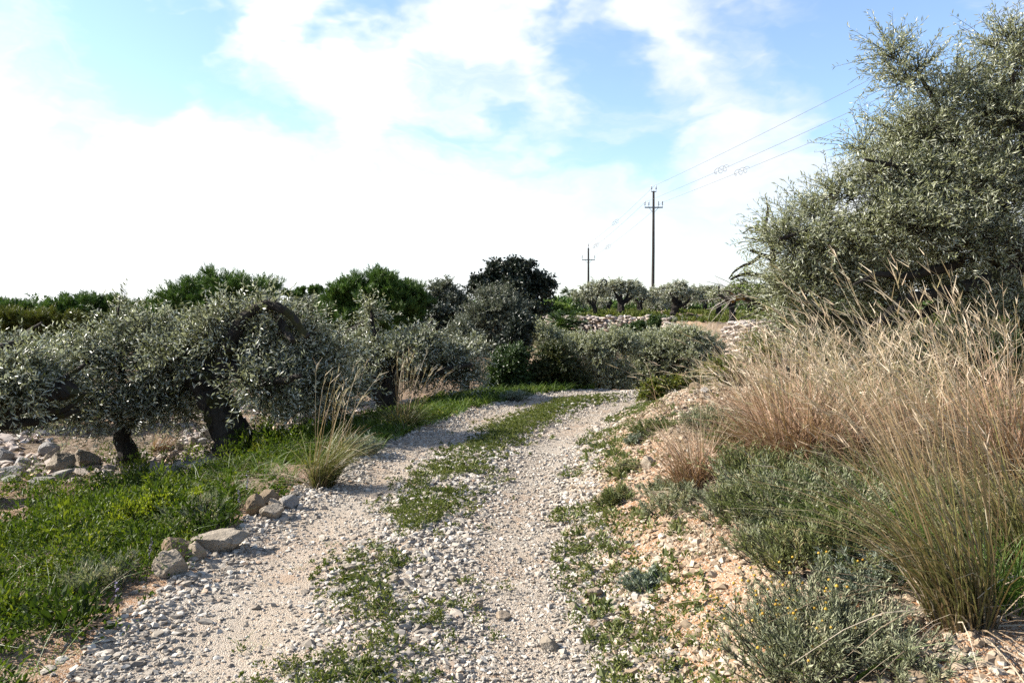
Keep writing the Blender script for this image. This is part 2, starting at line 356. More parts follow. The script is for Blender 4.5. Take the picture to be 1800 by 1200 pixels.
# ------------------------------------------------------------------ mesh builder
class MB:
    def __init__(s): s.v = []; s.q = []; s.t = []; s.a = {'tint': [], 'along': []}; s.n = 0
    def add(s, v, quads=None, tris=None, tint=.5, along=.5):
        v = np.asarray(v, float).reshape(-1, 3)
        if quads is not None and len(quads): s.q.append(np.asarray(quads).reshape(-1, 4) + s.n)
        if tris is not None and len(tris): s.t.append(np.asarray(tris).reshape(-1, 3) + s.n)
        for k, val in (('tint', tint), ('along', along)):
            s.a[k].append(np.broadcast_to(np.asarray(val, float).reshape(-1) if np.ndim(val) else val, (len(v),)).astype(np.float32))
        s.v.append(v); s.n += len(v)
    def build(s, name, m, parent=None, origin=(0, 0, 0), smooth_=False, attrs=True):
        o3 = np.asarray(origin, float)
        v = np.vstack(s.v) - o3
        me = bpy.data.meshes.new(name)
        q = np.vstack(s.q) if s.q else np.zeros((0, 4), int); t = np.vstack(s.t) if s.t else np.zeros((0, 3), int)
        me.vertices.add(len(v)); me.vertices.foreach_set('co', v.astype(np.float32).ravel())
        loops = np.concatenate([q.ravel(), t.ravel()]).astype(np.int32)
        me.loops.add(len(loops)); me.loops.foreach_set('vertex_index', loops)
        st = np.concatenate([np.arange(len(q)) * 4, len(q) * 4 + np.arange(len(t)) * 3]).astype(np.int32)
        me.polygons.add(len(st)); me.polygons.foreach_set('loop_start', st)
        me.polygons.foreach_set('use_smooth', np.full(len(st), bool(smooth_)))
        if attrs:
            for k in s.a:
                at = me.attributes.new(k, 'FLOAT', 'POINT'); at.data.foreach_set('value', np.concatenate(s.a[k]))
        me.update(calc_edges=True)
        me.materials.append(m)
        ob = bpy.data.objects.new(name, me); COL.objects.link(ob)
        if parent is not None: ob.parent = parent
        else: ob.location = tuple(o3)
        return ob

def tag(o, label=None, cat=None, group=None, kind=None):
    if label: o['label'] = label
    if cat: o['category'] = cat
    if group: o['group'] = group
    if kind: o['kind'] = kind
    return o
def empty(name, loc, label, cat, group=None):
    o = bpy.data.objects.new(name, None); COL.objects.link(o); o.location = tuple(loc); o.empty_display_size = .2
    return tag(o, label, cat, group)

def tubes(Pn, Rn, sides):
    """Pn (B,S,3), Rn (B,S) -> verts, quads of B open tubes"""
    B, S, _ = Pn.shape
    T = np.gradient(Pn, axis=1); T = unit(T)
    ref = np.where(np.abs(T[:, :, 2:3]).mean(axis=1, keepdims=True) > .8, np.array([1., 0, 0]), np.array([0, 0, 1.]))
    n1 = unit(np.cross(T, np.broadcast_to(ref, T.shape))); n2 = np.cross(T, n1)
    a = np.arange(sides) * 2 * pi / sides
    ring = n1[:, :, None, :] * np.cos(a)[None, None, :, None] + n2[:, :, None, :] * np.sin(a)[None, None, :, None]
    V = Pn[:, :, None, :] + ring * (Rn[:, :, None, None] if Rn.ndim == 2 else Rn[..., None])
    i = np.arange(S - 1)[:, None] * sides; j = np.arange(sides)[None, :]; j2 = (j + 1) % sides
    q = np.stack([i + j, i + j2, i + sides + j2, i + sides + j], -1).reshape(-1, 4)
    Q = (q[None] + (np.arange(B) * S * sides)[:, None, None]).reshape(-1, 4)
    return V.reshape(-1, 3), Q
def add_tube(mb, pts, r, sides=8, caps=True, gnarl=0., seed=0, tint=.5):
    pts = np.asarray(pts, float); r = np.broadcast_to(np.asarray(r, float), (len(pts),))
    V, Q = tubes(pts[None], r[None], sides)
    if gnarl:
        V = V.reshape(len(pts), sides, 3); c = pts[:, None]
        ang = np.arange(sides)[None, :] / sides * 7.0; ln = np.arange(len(pts))[:, None] * .45
        k = 1 + gnarl * 2 * fbm(ang + 0 * ln + seed * 3.1, ln + 0 * ang, seed, 3) + gnarl * .5 * np.sin(ang * 2.7 + ln * .6 + seed)
        V = (c + (V - c) * k[..., None]).reshape(-1, 3)
    n = len(V); tris = []
    if caps:
        V = np.vstack([V, pts[:1], pts[-1:]]); e = n - sides
        for j in range(sides):
            tris.append((n, (j + 1) % sides, j)); tris.append((n + 1, e + j, e + (j + 1) % sides))
    mb.add(V, Q, tris, tint)
def add_box(mb, c, s, yaw=0.):
    x, y, z = [q / 2 for q in s]
    v = np.array([(a * x, b * y, d * z) for d in (-1, 1) for a, b in ((-1, -1), (1, -1), (1, 1), (-1, 1))])
    cs, sn = math.cos(yaw), math.sin(yaw)
    v = np.stack([v[:, 0] * cs - v[:, 1] * sn, v[:, 0] * sn + v[:, 1] * cs, v[:, 2]], 1) + np.asarray(c)
    mb.add(v, [(0, 3, 2, 1), (4, 5, 6, 7), (0, 1, 5, 4), (1, 2, 6, 5), (2, 3, 7, 6), (3, 0, 4, 7)])
def add_lathe(mb, base, prof, sides=10):
    prof = np.asarray(prof, float)
    pts = np.asarray(base, float) + np.stack([0 * prof[:, 1], 0 * prof[:, 1], prof[:, 1]], 1)
    add_tube_v(mb, pts, prof[:, 0], sides)
def add_tube_v(mb, pts, r, sides):
    a = np.arange(sides) * 2 * pi / sides
    V = (pts[:, None] + np.stack([np.cos(a), np.sin(a), 0 * a], 1)[None] * np.asarray(r)[:, None, None]).reshape(-1, 3)
    S = len(pts); i = np.arange(S - 1)[:, None] * sides; j = np.arange(sides)[None]; j2 = (j + 1) % sides
    mb.add(V, np.stack([i + j, i + j2, i + sides + j2, i + sides + j], -1).reshape(-1, 4), [(0, k + 1, k) for k in range(1, sides - 1)] + [((S - 1) * sides, (S - 1) * sides + k, (S - 1) * sides + k + 1) for k in range(1, sides - 1)])

# ------------------------------------------------------------------ leaves, blades
def add_leaves(mb, pos, d, ln, wd, g, tint=None, curl=.12, tris=False):
    """pos (N,3) leaf bases, d (N,3) leaf directions, ln/wd sizes: a folded lens-shaped leaf each"""
    n = len(pos)
    if n == 0: return
    side = unit(np.cross(d, runit(n, g))); nrm = np.cross(side, d)
    ln = np.broadcast_to(ln, (n,))[:, None]; wd = np.broadcast_to(wd, (n,))[:, None]
    mid = pos + d * ln * .48 + nrm * ln * curl * .5
    V = np.stack([pos, mid - side * wd * .5, pos + d * ln - nrm * ln * curl * .4, mid + side * wd * .5], 1)
    tint = g.beta(2, 2.2, n) if tint is None else tint
    mb.add(V.reshape(-1, 3), (np.arange(n)[:, None] * 4 + np.arange(4)[None]), None, np.repeat(tint, 4))

def twig_leaves(mb, base, d, ln, nl, leaf_len, leaf_w, g, droop=.15, spread=.75, start=.12, tint_mu=None):
    T = len(base)
    s = start + (1 - start) * (np.arange(nl)[None, :] + g.random((T, nl))) / nl
    p = base[:, None] + d[:, None] * (s * ln[:, None])[..., None]
    p[..., 2] -= droop * ln[:, None] * s ** 2
    dd = np.repeat(d[:, None], nl, 1).reshape(-1, 3)
    perp = unit(np.cross(dd, runit(T * nl, g)))
    ld_ = unit(dd * (1 - spread * .5) + perp * spread)
    ti = np.clip(np.repeat(g.beta(2, 2.2, T), nl) * .55 + g.random(T * nl) * .45, 0, 1)
    if tint_mu is not None: ti = np.clip(ti + np.repeat(tint_mu, nl), 0, 1)
    add_leaves(mb, p.reshape(-1, 3), ld_, leaf_len * (.7 + .5 * g.random(T * nl)), leaf_w * (.75 + .5 * g.random(T * nl)), g, ti)

def add_blades(mb, base, d, ln, wd, g, bend=.3, seg=4, along=(0., 1.), bend_dir=None, tint=None):
    """ribbons: base (N,3), d start directions, ln lengths, wd base widths; bend by gravity"""
    n = len(base); ln = np.broadcast_to(ln, (n,)); wd = np.broadcast_to(wd, (n,)); bend = np.broadcast_to(bend, (n,))
    hz = d.copy(); hz[:, 2] = 0
    if bend_dir is not None: hz = hz * .5 + bend_dir
    hz = unit(hz + 1e-6)
    t = np.linspace(0, 1, seg + 1)
    c = base[:, None] + d[:, None] * (ln[:, None] * t)[..., None] + hz[:, None] * (bend * ln)[:, None, None] * (t ** 2.2)[None, :, None]
    c[..., 2] -= (bend * bend * ln * .55)[:, None] * (t ** 2.6)[None]
    side = unit(np.cross(d, runit(n, g)))
    w = wd[:, None] * (1 - .8 * t[None] ** 1.5) * .5
    V = np.stack([c - side[:, None] * w[..., None], c + side[:, None] * w[..., None]], 2)
    i = np.arange(seg)[:, None] * 2 + np.array([0, 1, 3, 2])[None]
    Q = (i[None] + (np.arange(n) * (seg + 1) * 2)[:, None, None]).reshape(-1, 4)
    al = along[0] + (along[1] - along[0]) * t
    al = np.broadcast_to(np.repeat(al, 2)[None], (n, 2 * (seg + 1)))
    jit = (g.random(n) - .5) * .22
    al = np.clip(al + jit[:, None], 0, 1)
    ti = g.beta(2, 2, n) if tint is None else tint
    mb.add(V.reshape(-1, 3), Q, None, np.repeat(ti, 2 * (seg + 1)), al.reshape(-1))
    return c[:, -1], unit(c[:, -1] - c[:, -2]), c

# ------------------------------------------------------------------ trees
def blob_points(blobs, g):
    out = []; cen = []
    for c, r, n in blobs:
        u = runit(n, g) * (g.random(n) ** .45)[:, None]
        out.append(np.asarray(c) + u * np.asarray(r)); cen.append(np.repeat(np.asarray(c)[None], n, 0))
    return np.vstack(out), np.vstack(cen)

def grow(name, base, label, cat, limbs, blobs, leaf, wood, seed, group=None, twn=7, twl=.35, nl=16, leaf_len=.06, leaf_w=.016,
         up=.35, droop=.15, spread=.75, twigs=True, sides=10, gnarl=.15, rmax=.03, crown_name='crown', trunk_name='trunk', bare=0.0, zdrop=.45):
    g = np.random.default_rng(seed)
    root = empty(name, base, label, cat, group)
    mb = MB(); nodes = []; rad = []
    for k, (pts, r0, r1) in enumerate(limbs):
        L_ = np.linalg.norm(np.diff(np.asarray(pts), axis=0), axis=1).sum()
        n = int(np.clip(L_ / .05, 8, 44)); c = catmull(pts, n)
        t = np.linspace(0, 1, n); r = r0 + (r1 - r0) * t
        c = c + g.normal(size=c.shape) * (r * .12)[:, None]
        if k == 0 and r0 > .06: r = r * (1 + .45 * np.exp(-t * 9))
        add_tube(mb, c, r, sides, True, gnarl, seed + k)
        nodes.append(c); rad.append(r)
    nodes = np.vstack(nodes); rad = np.concatenate(rad)
    blobs = [(np.asarray(c) - [0, 0, zdrop * twl], np.maximum(np.asarray(r) - twl * np.array([.35, .35, .8]), np.asarray(r) * .42), n) for c, r, n in blobs]
    tg, cen = blob_points(blobs, g)
    K = len(tg); cap = len(nodes) + K * 5
    NP = np.zeros((cap, 3)); NR = np.zeros(cap); m = len(nodes); NP[:m] = nodes; NR[:m] = rad
    dist0 = np.min(np.linalg.norm(tg[:, None] - nodes[None, ::2], axis=2), axis=1)
    S = 6; tt = np.linspace(0, 1, S)
    BP = np.zeros((K, S, 3)); BR = np.zeros((K, S))
    for k in np.argsort(dist0):
        q = tg[k]; dd = np.linalg.norm(NP[:m] - q, axis=1) + .25 * np.maximum(NP[:m, 2] - q[2], 0) - np.minimum(NR[:m], .05) * 2
        i = int(np.argmin(dd)); p0 = NP[i]; Lk = np.linalg.norm(q - p0)
        mid = (p0 + q) / 2 + g.normal(size=3) * .16 * Lk + np.array([0, 0, .08 * Lk])
        c = ((1 - tt) ** 2)[:, None] * p0 + (2 * tt * (1 - tt))[:, None] * mid + (tt ** 2)[:, None] * q
        r0 = min(NR[i] * .62, .007 + .016 * Lk, rmax); r = np.linspace(max(r0, .004), .0035, S)
        BP[k] = c; BR[k] = r; NP[m:m + 5] = c[1:]; NR[m:m + 5] = r[1:]; m += 5
    V, Q = tubes(BP, BR, 5); mb.add(V, Q)
    bd = unit(BP[:, -1] - BP[:, 2])
    ti = np.repeat(np.arange(K), twn)
    s = .35 + .65 * g.random(len(ti)); f = s * (S - 1); i0 = np.minimum(f.astype(int), S - 2); fr = (f - i0)[:, None]
    tb = BP[ti, i0] * (1 - fr) + BP[ti, i0 + 1] * fr
    td = unit(bd[ti] * .55 + unit(tb - cen[ti]) * .35 + runit(len(ti), g) * .85 + np.array([0, 0, up]))
    tl = twl * (.55 + .9 * g.random(len(ti)))
    if twigs:
        e = np.linspace(0, 1, 3); tp = tb[:, None] + td[:, None] * (e[None] * tl[:, None])[..., None]; tp[..., 2] -= droop * tl[:, None] * e ** 2
        V, Q = tubes(tp, np.broadcast_to(np.array([.0035, .0025, .001]) * max(1, leaf_len / .06), (len(ti), 3)), 3); mb.add(V, Q)
    mb.build(trunk_name, M[wood], root, base)
    keep = g.random(len(ti)) >= bare
    lb = MB()
    twig_leaves(lb, tb[keep], td[keep], tl[keep], nl, leaf_len, leaf_w, g, droop, spread)
    lb.build(crown_name, M[leaf], root, base)
    return root

def PB(px, py, d, rx, ry, n, rd=None):
    """a clump of crown: where it is seen, how far away, its radii in photo pixels (depth radius in metres)"""
    k = d / FPX
    return (P(px, py, d), (rx * k, rd if rd else (rx + ry) * .5 * k, ry * k), n)

# ------------------------------------------------------------------ ground and road: one sheet, cut along the road's edge
def build_ground():
    xs = 2.7 * np.sinh(np.linspace(-5.6, 5.6, 640)); ys = 5 + 3.4 * np.sinh(np.linspace(-2.6, 5.6, 620))
    X, Y = np.meshgrid(xs, ys); s, al = road_sd(X, Y); Z = height(X, Y)
    nx = len(xs); V = np.stack([X, Y, Z], -1).reshape(-1, 3)
    i = (np.arange(len(ys) - 1)[:, None] * nx + np.arange(nx - 1)[None]).reshape(-1)
    Q = np.stack([i, i + 1, i + nx + 1, i + nx], 1)
    wob = .22 * fbm(X * 1.7, Y * 1.7, 5) + .12 * fbm(X * 6, Y * 6, 8)
    inr = (np.abs(s) < RW + wob).reshape(-1)
    fin = inr[Q].sum(1) >= 2
    zone = smooth(-1.9, -1.0, s + wob) * .85 + .15
    zone = np.maximum(zone, .48 * smooth(-.1, .12, fbm(X * .55, Y * .55, 17)) * (s < -3.5))
    zone = np.where(Y > 20, .10 + .25 * smooth(-.05, .1, fbm(X * .4, Y * .4, 27)), zone)
    zone = np.clip(zone + .5 * fbm(X * 1.3, Y * 1.3, 19), 0, 1).reshape(-1)
    for nm, sel in (('road', fin), ('ground', ~fin)):
        q = Q[sel]; u, inv = np.unique(q, return_inverse=True)
        mb = MB(); mb.add(V[u], inv.reshape(-1, 4))
        o = mb.build(nm, M[nm], smooth_=True, attrs=False)
        at = o.data.attributes.new('zone', 'FLOAT', 'POINT'); at.data.foreach_set('value', zone[u].astype(np.float32))
        tag(o, {'road': 'pale gravel farm track curving to the right', 'ground': 'stony orange soil and dark earth around the track'}[nm], None, None, 'structure')
build_ground()

# ------------------------------------------------------------------ stones
def ico(sub):
    p = (1 + 5 ** .5) / 2
    v = [(-1, p, 0), (1, p, 0), (-1, -p, 0), (1, -p, 0), (0, -1, p), (0, 1, p), (0, -1, -p), (0, 1, -p), (p, 0, -1), (p, 0, 1), (-p, 0, -1), (-p, 0, 1)]
    f = [(0, 11, 5), (0, 5, 1), (0, 1, 7), (0, 7, 10), (0, 10, 11), (1, 5, 9), (5, 11, 4), (11, 10, 2), (10, 7, 6), (7, 1, 8), (3, 9, 4), (3, 4, 2), (3, 2, 6), (3, 6, 8), (3, 8, 9), (4, 9, 5), (2, 4, 11), (6, 2, 10), (8, 6, 7), (9, 8, 1)]
    v = [np.array(x) / np.linalg.norm(x) for x in v]
    for _ in range(sub):
        c = {}; nf = []
        def mid(a, b):
            k = (min(a, b), max(a, b))
            if k not in c: w = v[a] + v[b]; v.append(w / np.linalg.norm(w)); c[k] = len(v) - 1
            return c[k]
        for a, b, d in f:
            ab, bd, da = mid(a, b), mid(b, d), mid(d, a); nf += [(a, ab, da), (b, bd, ab), (d, da, bd), (ab, bd, da)]
        f = nf
    return np.array(v), np.array(f)
ICO0 = ico(0); ICO3 = ico(3); ICO4 = ico(4)
def rots(n, g):
    q = unit(g.normal(size=(n, 4))); w, x, y, z = q.T
    return np.stack([np.stack([1 - 2 * (y * y + z * z), 2 * (x * y - z * w), 2 * (x * z + y * w)], -1), np.stack([2 * (x * y + z * w), 1 - 2 * (x * x + z * z), 2 * (y * z - x * w)], -1), np.stack([2 * (x * z - y * w), 2 * (y * z + x * w), 1 - 2 * (x * x + y * y)], -1)], 1)
def stones(mb, xy, size, g, tint, sink=.34, flat=.66):
    n = len(xy); v0, f0 = ICO0
    z = height(xy[:, 0], xy[:, 1])
    jit = 1 + .5 * (g.random((n, 12)) - .5) * 2
    V = v0[None] * jit[..., None] * (np.array([1.25, .95, .75])[None, None] * (.75 + .5 * g.random((n, 1, 3))))
    V = np.einsum('nij,nkj->nki', rots(n, g), V); V[..., 2] *= flat
    V = V * (size[:, None, None] * .5)
    V += np.stack([xy[:, 0], xy[:, 1], z + size * (.5 - sink) * flat], 1)[:, None]
    F = (f0[None] + (np.arange(n) * 12)[:, None, None]).reshape(-1, 3)
    mb.add(V.reshape(-1, 3), None, F, np.repeat(tint, 12))

def scatter(n, x0, x1, y0, y1, g, dens, ypow=1.0):
    """random points with density dens(x, y, s) in 0..1; ypow > 1 puts more of them near the viewer's end"""
    x = x0 + (x1 - x0) * g.random(n); y = y0 + (y1 - y0) * g.random(n) ** ypow
    s, al = road_sd(x, y); k = g.random(n) < dens(x, y, s)
    return np.stack([x[k], y[k]], 1), s[k]

def build_gravel():
    g = np.random.default_rng(21)
    mb = MB()
    def dens(x, y, s):
        a = np.abs(s); base = (a < RW + .1 + .25 * fbm(x * 2, y * 2, 5)) * 1.0
        ruts = np.exp(-((a - .72) / .30) ** 2)
        bare = smooth(-.10, .08, fbm(x * 1.3, y * .7, 41))
        return base * (1 - .66 * bare * (.5 + .5 * ruts))
    def rut(s): return .58 + .62 * (1 - np.exp(-((np.abs(s) - .68) / .30) ** 2))
    p, s = scatter(150000, -2.2, 2.6, 2.2, 8.5, g, dens, 1.35)
    sz = .008 + .034 * g.random(len(p)) ** 4.5; sz *= (1 + .07 * np.maximum(p[:, 1] - 4, 0)) * rut(s)
    stones(mb, p, sz, g, g.random(len(p)))
    p, s = scatter(42000, -1.9, 3.6, 8, 15.5, g, dens, 1.2)
    sz = (.018 + .028 * g.random(len(p)) ** 2) * (1 + .05 * (p[:, 1] - 8)) * rut(s); stones(mb, p, sz, g, g.random(len(p)))
    p, s = scatter(5200, -2.3, 2.6, 2.3, 11, g, lambda x, y, s: (np.abs(s) < 1.5) * (.06 + .94 * (np.exp(-(s / .36) ** 2) + np.exp(-((np.abs(s) - 1.25) / .25) ** 2))).clip(0, 1), 1.5)
    stones(mb, p, .024 + .045 * g.random(len(p)) ** 3, g, g.random(len(p)) * .85)
    tag(mb.build('gravel', M['gravel']), 'loose pale crushed limestone gravel covering the farm track', 'gravel', None, 'stuff')
    mb = MB()
    def db(x, y, s): return (s > 1.05) * np.exp(-np.maximum(s - 2.2, 0) / 1.2) * (.30 + .70 * smooth(-.08, .12, fbm(x * 1.6, y * 1.6, 43)))
    p, s = scatter(150000, .3, 6, 2.2, 13.8, g, db, 1.3)
    stones(mb, p, (.011 + .042 * g.random(len(p)) ** 3.2) * (1 + .05 * np.maximum(p[:, 1] - 4, 0)), g, g.random(len(p)))
    p, s = scatter(2600, .3, 6, 2.2, 13.8, g, db, 1.2)
    stones(mb, p, .03 + .05 * g.random(len(p)) ** 3, g, g.random(len(p)))
    tag(mb.build('bank_gravel', M['gravel_tan']), 'tan stones and crumbs of soil on the bank right of the track', 'gravel', None, 'stuff')
    mb = MB()
    def dl(x, y, s): return (s < -3.2) * smooth(-.12, .06, fbm(x * .5, y * .5, 17)) * smooth(9.0, 10.2, y + .25 * x + 1.4)
    p, s = scatter(30000, -12, 0, 8, 17, g, dl, 1.1)
    stones(mb, p, .035 + .16 * g.random(len(p)) ** 4, g, g.random(len(p)))
    tag(mb.build('rubble', M['rubble']), 'pinkish stone rubble on the ground under the olive trees', 'rubble', None, 'stuff')
build_gravel()

def rock(px, py, wpx, hpx, label, m='rock', seed=1, asp=1.0, yaw=None, group=None, up=0., sink=.30):
    """a boulder standing where the ground is seen at px, py; wpx and hpx its seen width and height"""
    g = np.random.default_rng(seed + 500)
    b = G(px, py); k = b[1] / FPX
    w, h = wpx * k, hpx * k
    v, f = ICO4 if wpx > 24 else ICO3; v = v.copy()
    nn = (fbm(v[:, 0] * 1.4 + seed * 7.7, v[:, 1] * 1.4 + v[:, 2] * 1.1, seed, 4))
    v = v * (1 + .5 * nn)[:, None]
    for q in range(11):
        n_ = unit(g.normal(size=3) * np.array([1, 1, .9])); c = .56 + .28 * g.random(); dt = v @ n_
        v -= np.maximum(dt - c, 0)[:, None] * n_[None] * .92
    v = v * (1 + .10 * fbm(v[:, 0] * 6 + seed, v[:, 1] * 6 + v[:, 2] * 5, seed + 3, 4) + .05 * fbm(v[:, 0] * 17 + v[:, 2] * 9, v[:, 1] * 17 + v[:, 2] * 13, seed + 5, 3))[:, None]
    lo, hi = v.min(0), v.max(0); v = (v - (lo + hi) / 2) / (hi - lo) * 2
    cs, sn = math.cos(yaw or g.random() * .6 - .3), math.sin(yaw or g.random() * .6 - .3)
    v = v * np.array([w * .5, w * .5 * asp, h * .5 * (1 + sink)])
    v = np.stack([v[:, 0] * cs - v[:, 1] * sn, v[:, 0] * sn + v[:, 1] * cs, v[:, 2] + h * .5 * (1 - sink) + up], 1)
    mb = MB(); mb.add(v + b, None, f)
    return tag(mb.build('rock', M[m], origin=b, attrs=False), label, 'rock', group)

ROCKS = [
 (300, 1012, 62, 46, 'orange-tinged pale rock at the lower end of the rock line beside the track', 'rock', .7),
 (322, 985, 74, 46, 'brown-topped rock behind the orange-tinged one at the left track edge', 'rock_brown', .9),
 (346, 982, 32, 30, 'small wedge of rock between the brown-topped rock and the flat slab', 'rock', .8),
 (388, 966, 98, 36, 'long flat pale slab lying along the left edge of the track', 'rock', .6),
 (451, 904, 34, 36, 'rough brown rock, left in the heap of five by the track edge', 'rock_brown', 1),
 (470, 886, 42, 26, 'dark brown rock at the back of the heap of five', 'rock_brown', 1),
 (478, 911, 44, 26, 'broad low rock at the front of the heap of five', 'rock', .9),
 (482, 897, 26, 22, 'small pale rock in the middle of the heap of five', 'rock', .9),
 (509, 895, 34, 26, 'smooth grey egg-shaped rock at the right end of the heap of five', 'rock_grey', .9),
 (152, 822, 46, 34, 'large white-topped boulder left of the thin olive trunk', 'rock', .9),
 (108, 830, 46, 36, 'orange-sided boulder left of the white-topped boulder', 'rock', 1),
 (92, 812, 32, 24, 'pale rounded boulder behind the orange-sided boulder', 'rock', 1),
 (88, 800, 34, 24, 'grey boulder at the back of the rubble left of the thin olive trunk', 'rock_grey', 1),
 (8, 812, 34, 24, 'grey boulder cut by the left edge of the photo', 'rock_grey', 1),
 (40, 820, 26, 17, 'small grey rock right of the boulder cut by the edge', 'rock_grey', 1),
 (22, 832, 40, 14, 'low flat grey rock in front of the small grey rock', 'rock_grey', .9),
 (128, 812, 22, 14, 'small tan rock between the two big boulders', 'rock', 1),
 (112, 838, 34, 14, 'flat grey rock at the foot of the orange-sided boulder', 'rock_grey', 1),
 (75, 850, 40, 12, 'half-buried flat rock in front of the rubble', 'rock_grey', 1),
 (20, 846, 34, 12, 'half-buried grey rock low by the left edge of the photo', 'rock_grey', 1),
 (207, 812, 22, 12, 'small white rock touching the thin olive trunk', 'rock', 1),
 (375, 776, 44, 32, 'big grey boulder on the stone heap left of the leaning trunk', 'rock_grey', .9),
 (381, 792, 22, 18, 'round pinkish stone at the right foot of the stone heap', 'rock', 1),
 (341, 785, 18, 18, 'upright pale stone in the stone heap', 'rock', .9),
 (356, 786, 20, 16, 'dark grey stone in the middle of the stone heap', 'rock_grey', .9),
 (315, 788, 18, 14, 'pink stone at the left end of the stone heap', 'rock', .9),
 (396, 780, 16, 22, 'narrow grey stone between the heap and the leaning trunk', 'rock_grey', 1),
 (331, 766, 14, 12, 'small grey stone behind the stone heap', 'rock_grey', 1),
 (338, 754, 18, 14, 'upper grey stone behind the stone heap', 'rock_grey', 1),
 (367, 795, 10, 8, 'pebble-sized stone in front of the stone heap', 'rock', 1),
 (505, 758, 28, 14, 'pale stone under the log beneath the olive trees', 'rock', 1),
 (527, 757, 20, 14, 'round pale stone right of the one under the log', 'rock', 1),
 (540, 742, 52, 22, 'big shaded grey rock behind the log', 'rock_grey', .8),
 (492, 742, 34, 16, 'shaded grey rock left of the big rock behind the log', 'rock_grey', .8),
 (575, 735, 24, 14, 'pale rock right of the big rock behind the log', 'rock', .8),
 (1138, 822, 26, 20, 'white-topped rock alone on the orange bank', 'rock', .9),
 (1308, 972, 24, 20, 'pale grey rock among the grey shrubs on the bank', 'rock', .9),
 (1222, 684, 22, 12, 'brown rock on the crest of the bank', 'rock_brown', 1),
 (1240, 690, 22, 10, 'flat grey rock beside the brown one on the crest of the bank', 'rock_grey', 1),
 (1236, 700, 14, 8, 'small rock in front of the two on the crest of the bank', 'rock', 1),
 (616, 1000, 36, 11, 'flat pale stone in the left wheel track', 'rock', .5),
 (690, 1024, 24, 14, 'whitish stone at the edge of the grass strip in the track', 'rock', .8),
 (1046, 1050, 32, 18, 'white angular stone at the right edge of the track', 'rock', .8),
 (886, 1088, 30, 14, 'tan flat stone in the near right wheel track', 'rock', .8),
 (838, 1070, 24, 18, 'pale blocky stone in the near grass strip', 'rock', .8),
 (1010, 1070, 18, 14, 'white stone lying in the near right wheel track', 'rock', .8),
 (966, 1140, 34, 20, 'largest pale stone low in the right wheel track', 'rock', .8),
 (1040, 945, 22, 12, 'pale stone by the weeds at the right track edge', 'rock', .8),
]
for i, (px, py, w, h, lab, m, asp) in enumerate(ROCKS):
    rock(px, py, w, h, lab, m, i, asp)

# ------------------------------------------------------------------ dry stone walls on the terraces
def stone_wall(label, pts, h, thick, seed, base_drop=.15, sz=.22):
    g = np.random.default_rng(seed); mb = MB(); pts = np.asarray(pts, float)
    seg = np.linalg.norm(np.diff(pts, axis=0), axis=1); tot = seg.sum(); cum = np.concatenate([[0], np.cumsum(seg)])
    vs = []; ts = []
    v0, f0 = ICO0; n = 0
    for row in range(int(h / (sz * .62)) + 1):
        u = g.random() * sz
        while u < tot:
            w = sz * (.6 + 1.0 * g.random()); k = min(np.searchsorted(cum, u, 'right') - 1, len(seg) - 1); f = (u - cum[k]) / seg[k]
            p = pts[k] * (1 - f) + pts[k + 1] * f; dv = (pts[k + 1] - pts[k]) / seg[k]
            for dep in (0, 1):
                zb = h1(p[0], p[1] + 1.5) + .10 - h
                c = np.array([p[0] - dv[1] * dep * thick * .5, p[1] + dv[0] * dep * thick * .5, zb + row * sz * .62 + g.normal() * .03])
                V = v0 * (1 + .3 * (g.random((12, 1)) - .5) * 2) * np.array([w * .62, thick * .42, sz * .42])
                V = np.stack([V[:, 0] * dv[0] - V[:, 1] * dv[1], V[:, 0] * dv[1] + V[:, 1] * dv[0], V[:, 2]], 1) + c + g.normal(size=3) * .03
                vs.append(V); ts.append(np.repeat(g.random(), 12)); n += 1
            u += w
    mb.add(np.vstack(vs), None, (f0[None] + (np.arange(n) * 12)[:, None, None]).reshape(-1, 3), np.concatenate(ts))
    return tag(mb.build('stone_wall', M['rubble'], origin=(*pts[0][:2], 0)), label, 'stone wall')
stone_wall('long low dry stone wall edging the olive terrace beyond the fan palm', [(.8, 45.0), (3.6, 41.0), (6.9, 39.5), (7.4, 36)], .75, .5, 1, sz=.2)
stone_wall('tumbled dry stone wall at the terrace corner below the dark pruned trunk', [(7.0, 39), (7.25, 36.5), (7.62, 32.8), (7.95, 29.2), (8.3, 27.6), (9.4, 26.0), (12, 25.0)], 1.15, .5, 2, .2, .2)
stone_wall('short pinkish dry stone wall far back among the terrace olives', [(15.0, 56), (18.0, 56)], 1.1, .4, 3, .0, .28)

# ------------------------------------------------------------------ near olive trees, left of the track
def gp(px, py): return G(px, py)
def limb(d, pts, r0, r1, d_end=None):
    n = len(pts); ds = np.linspace(d, d_end if d_end else d, n)
    return ([P(x, y, q) for (x, y), q in zip(pts, ds)], r0, r1)

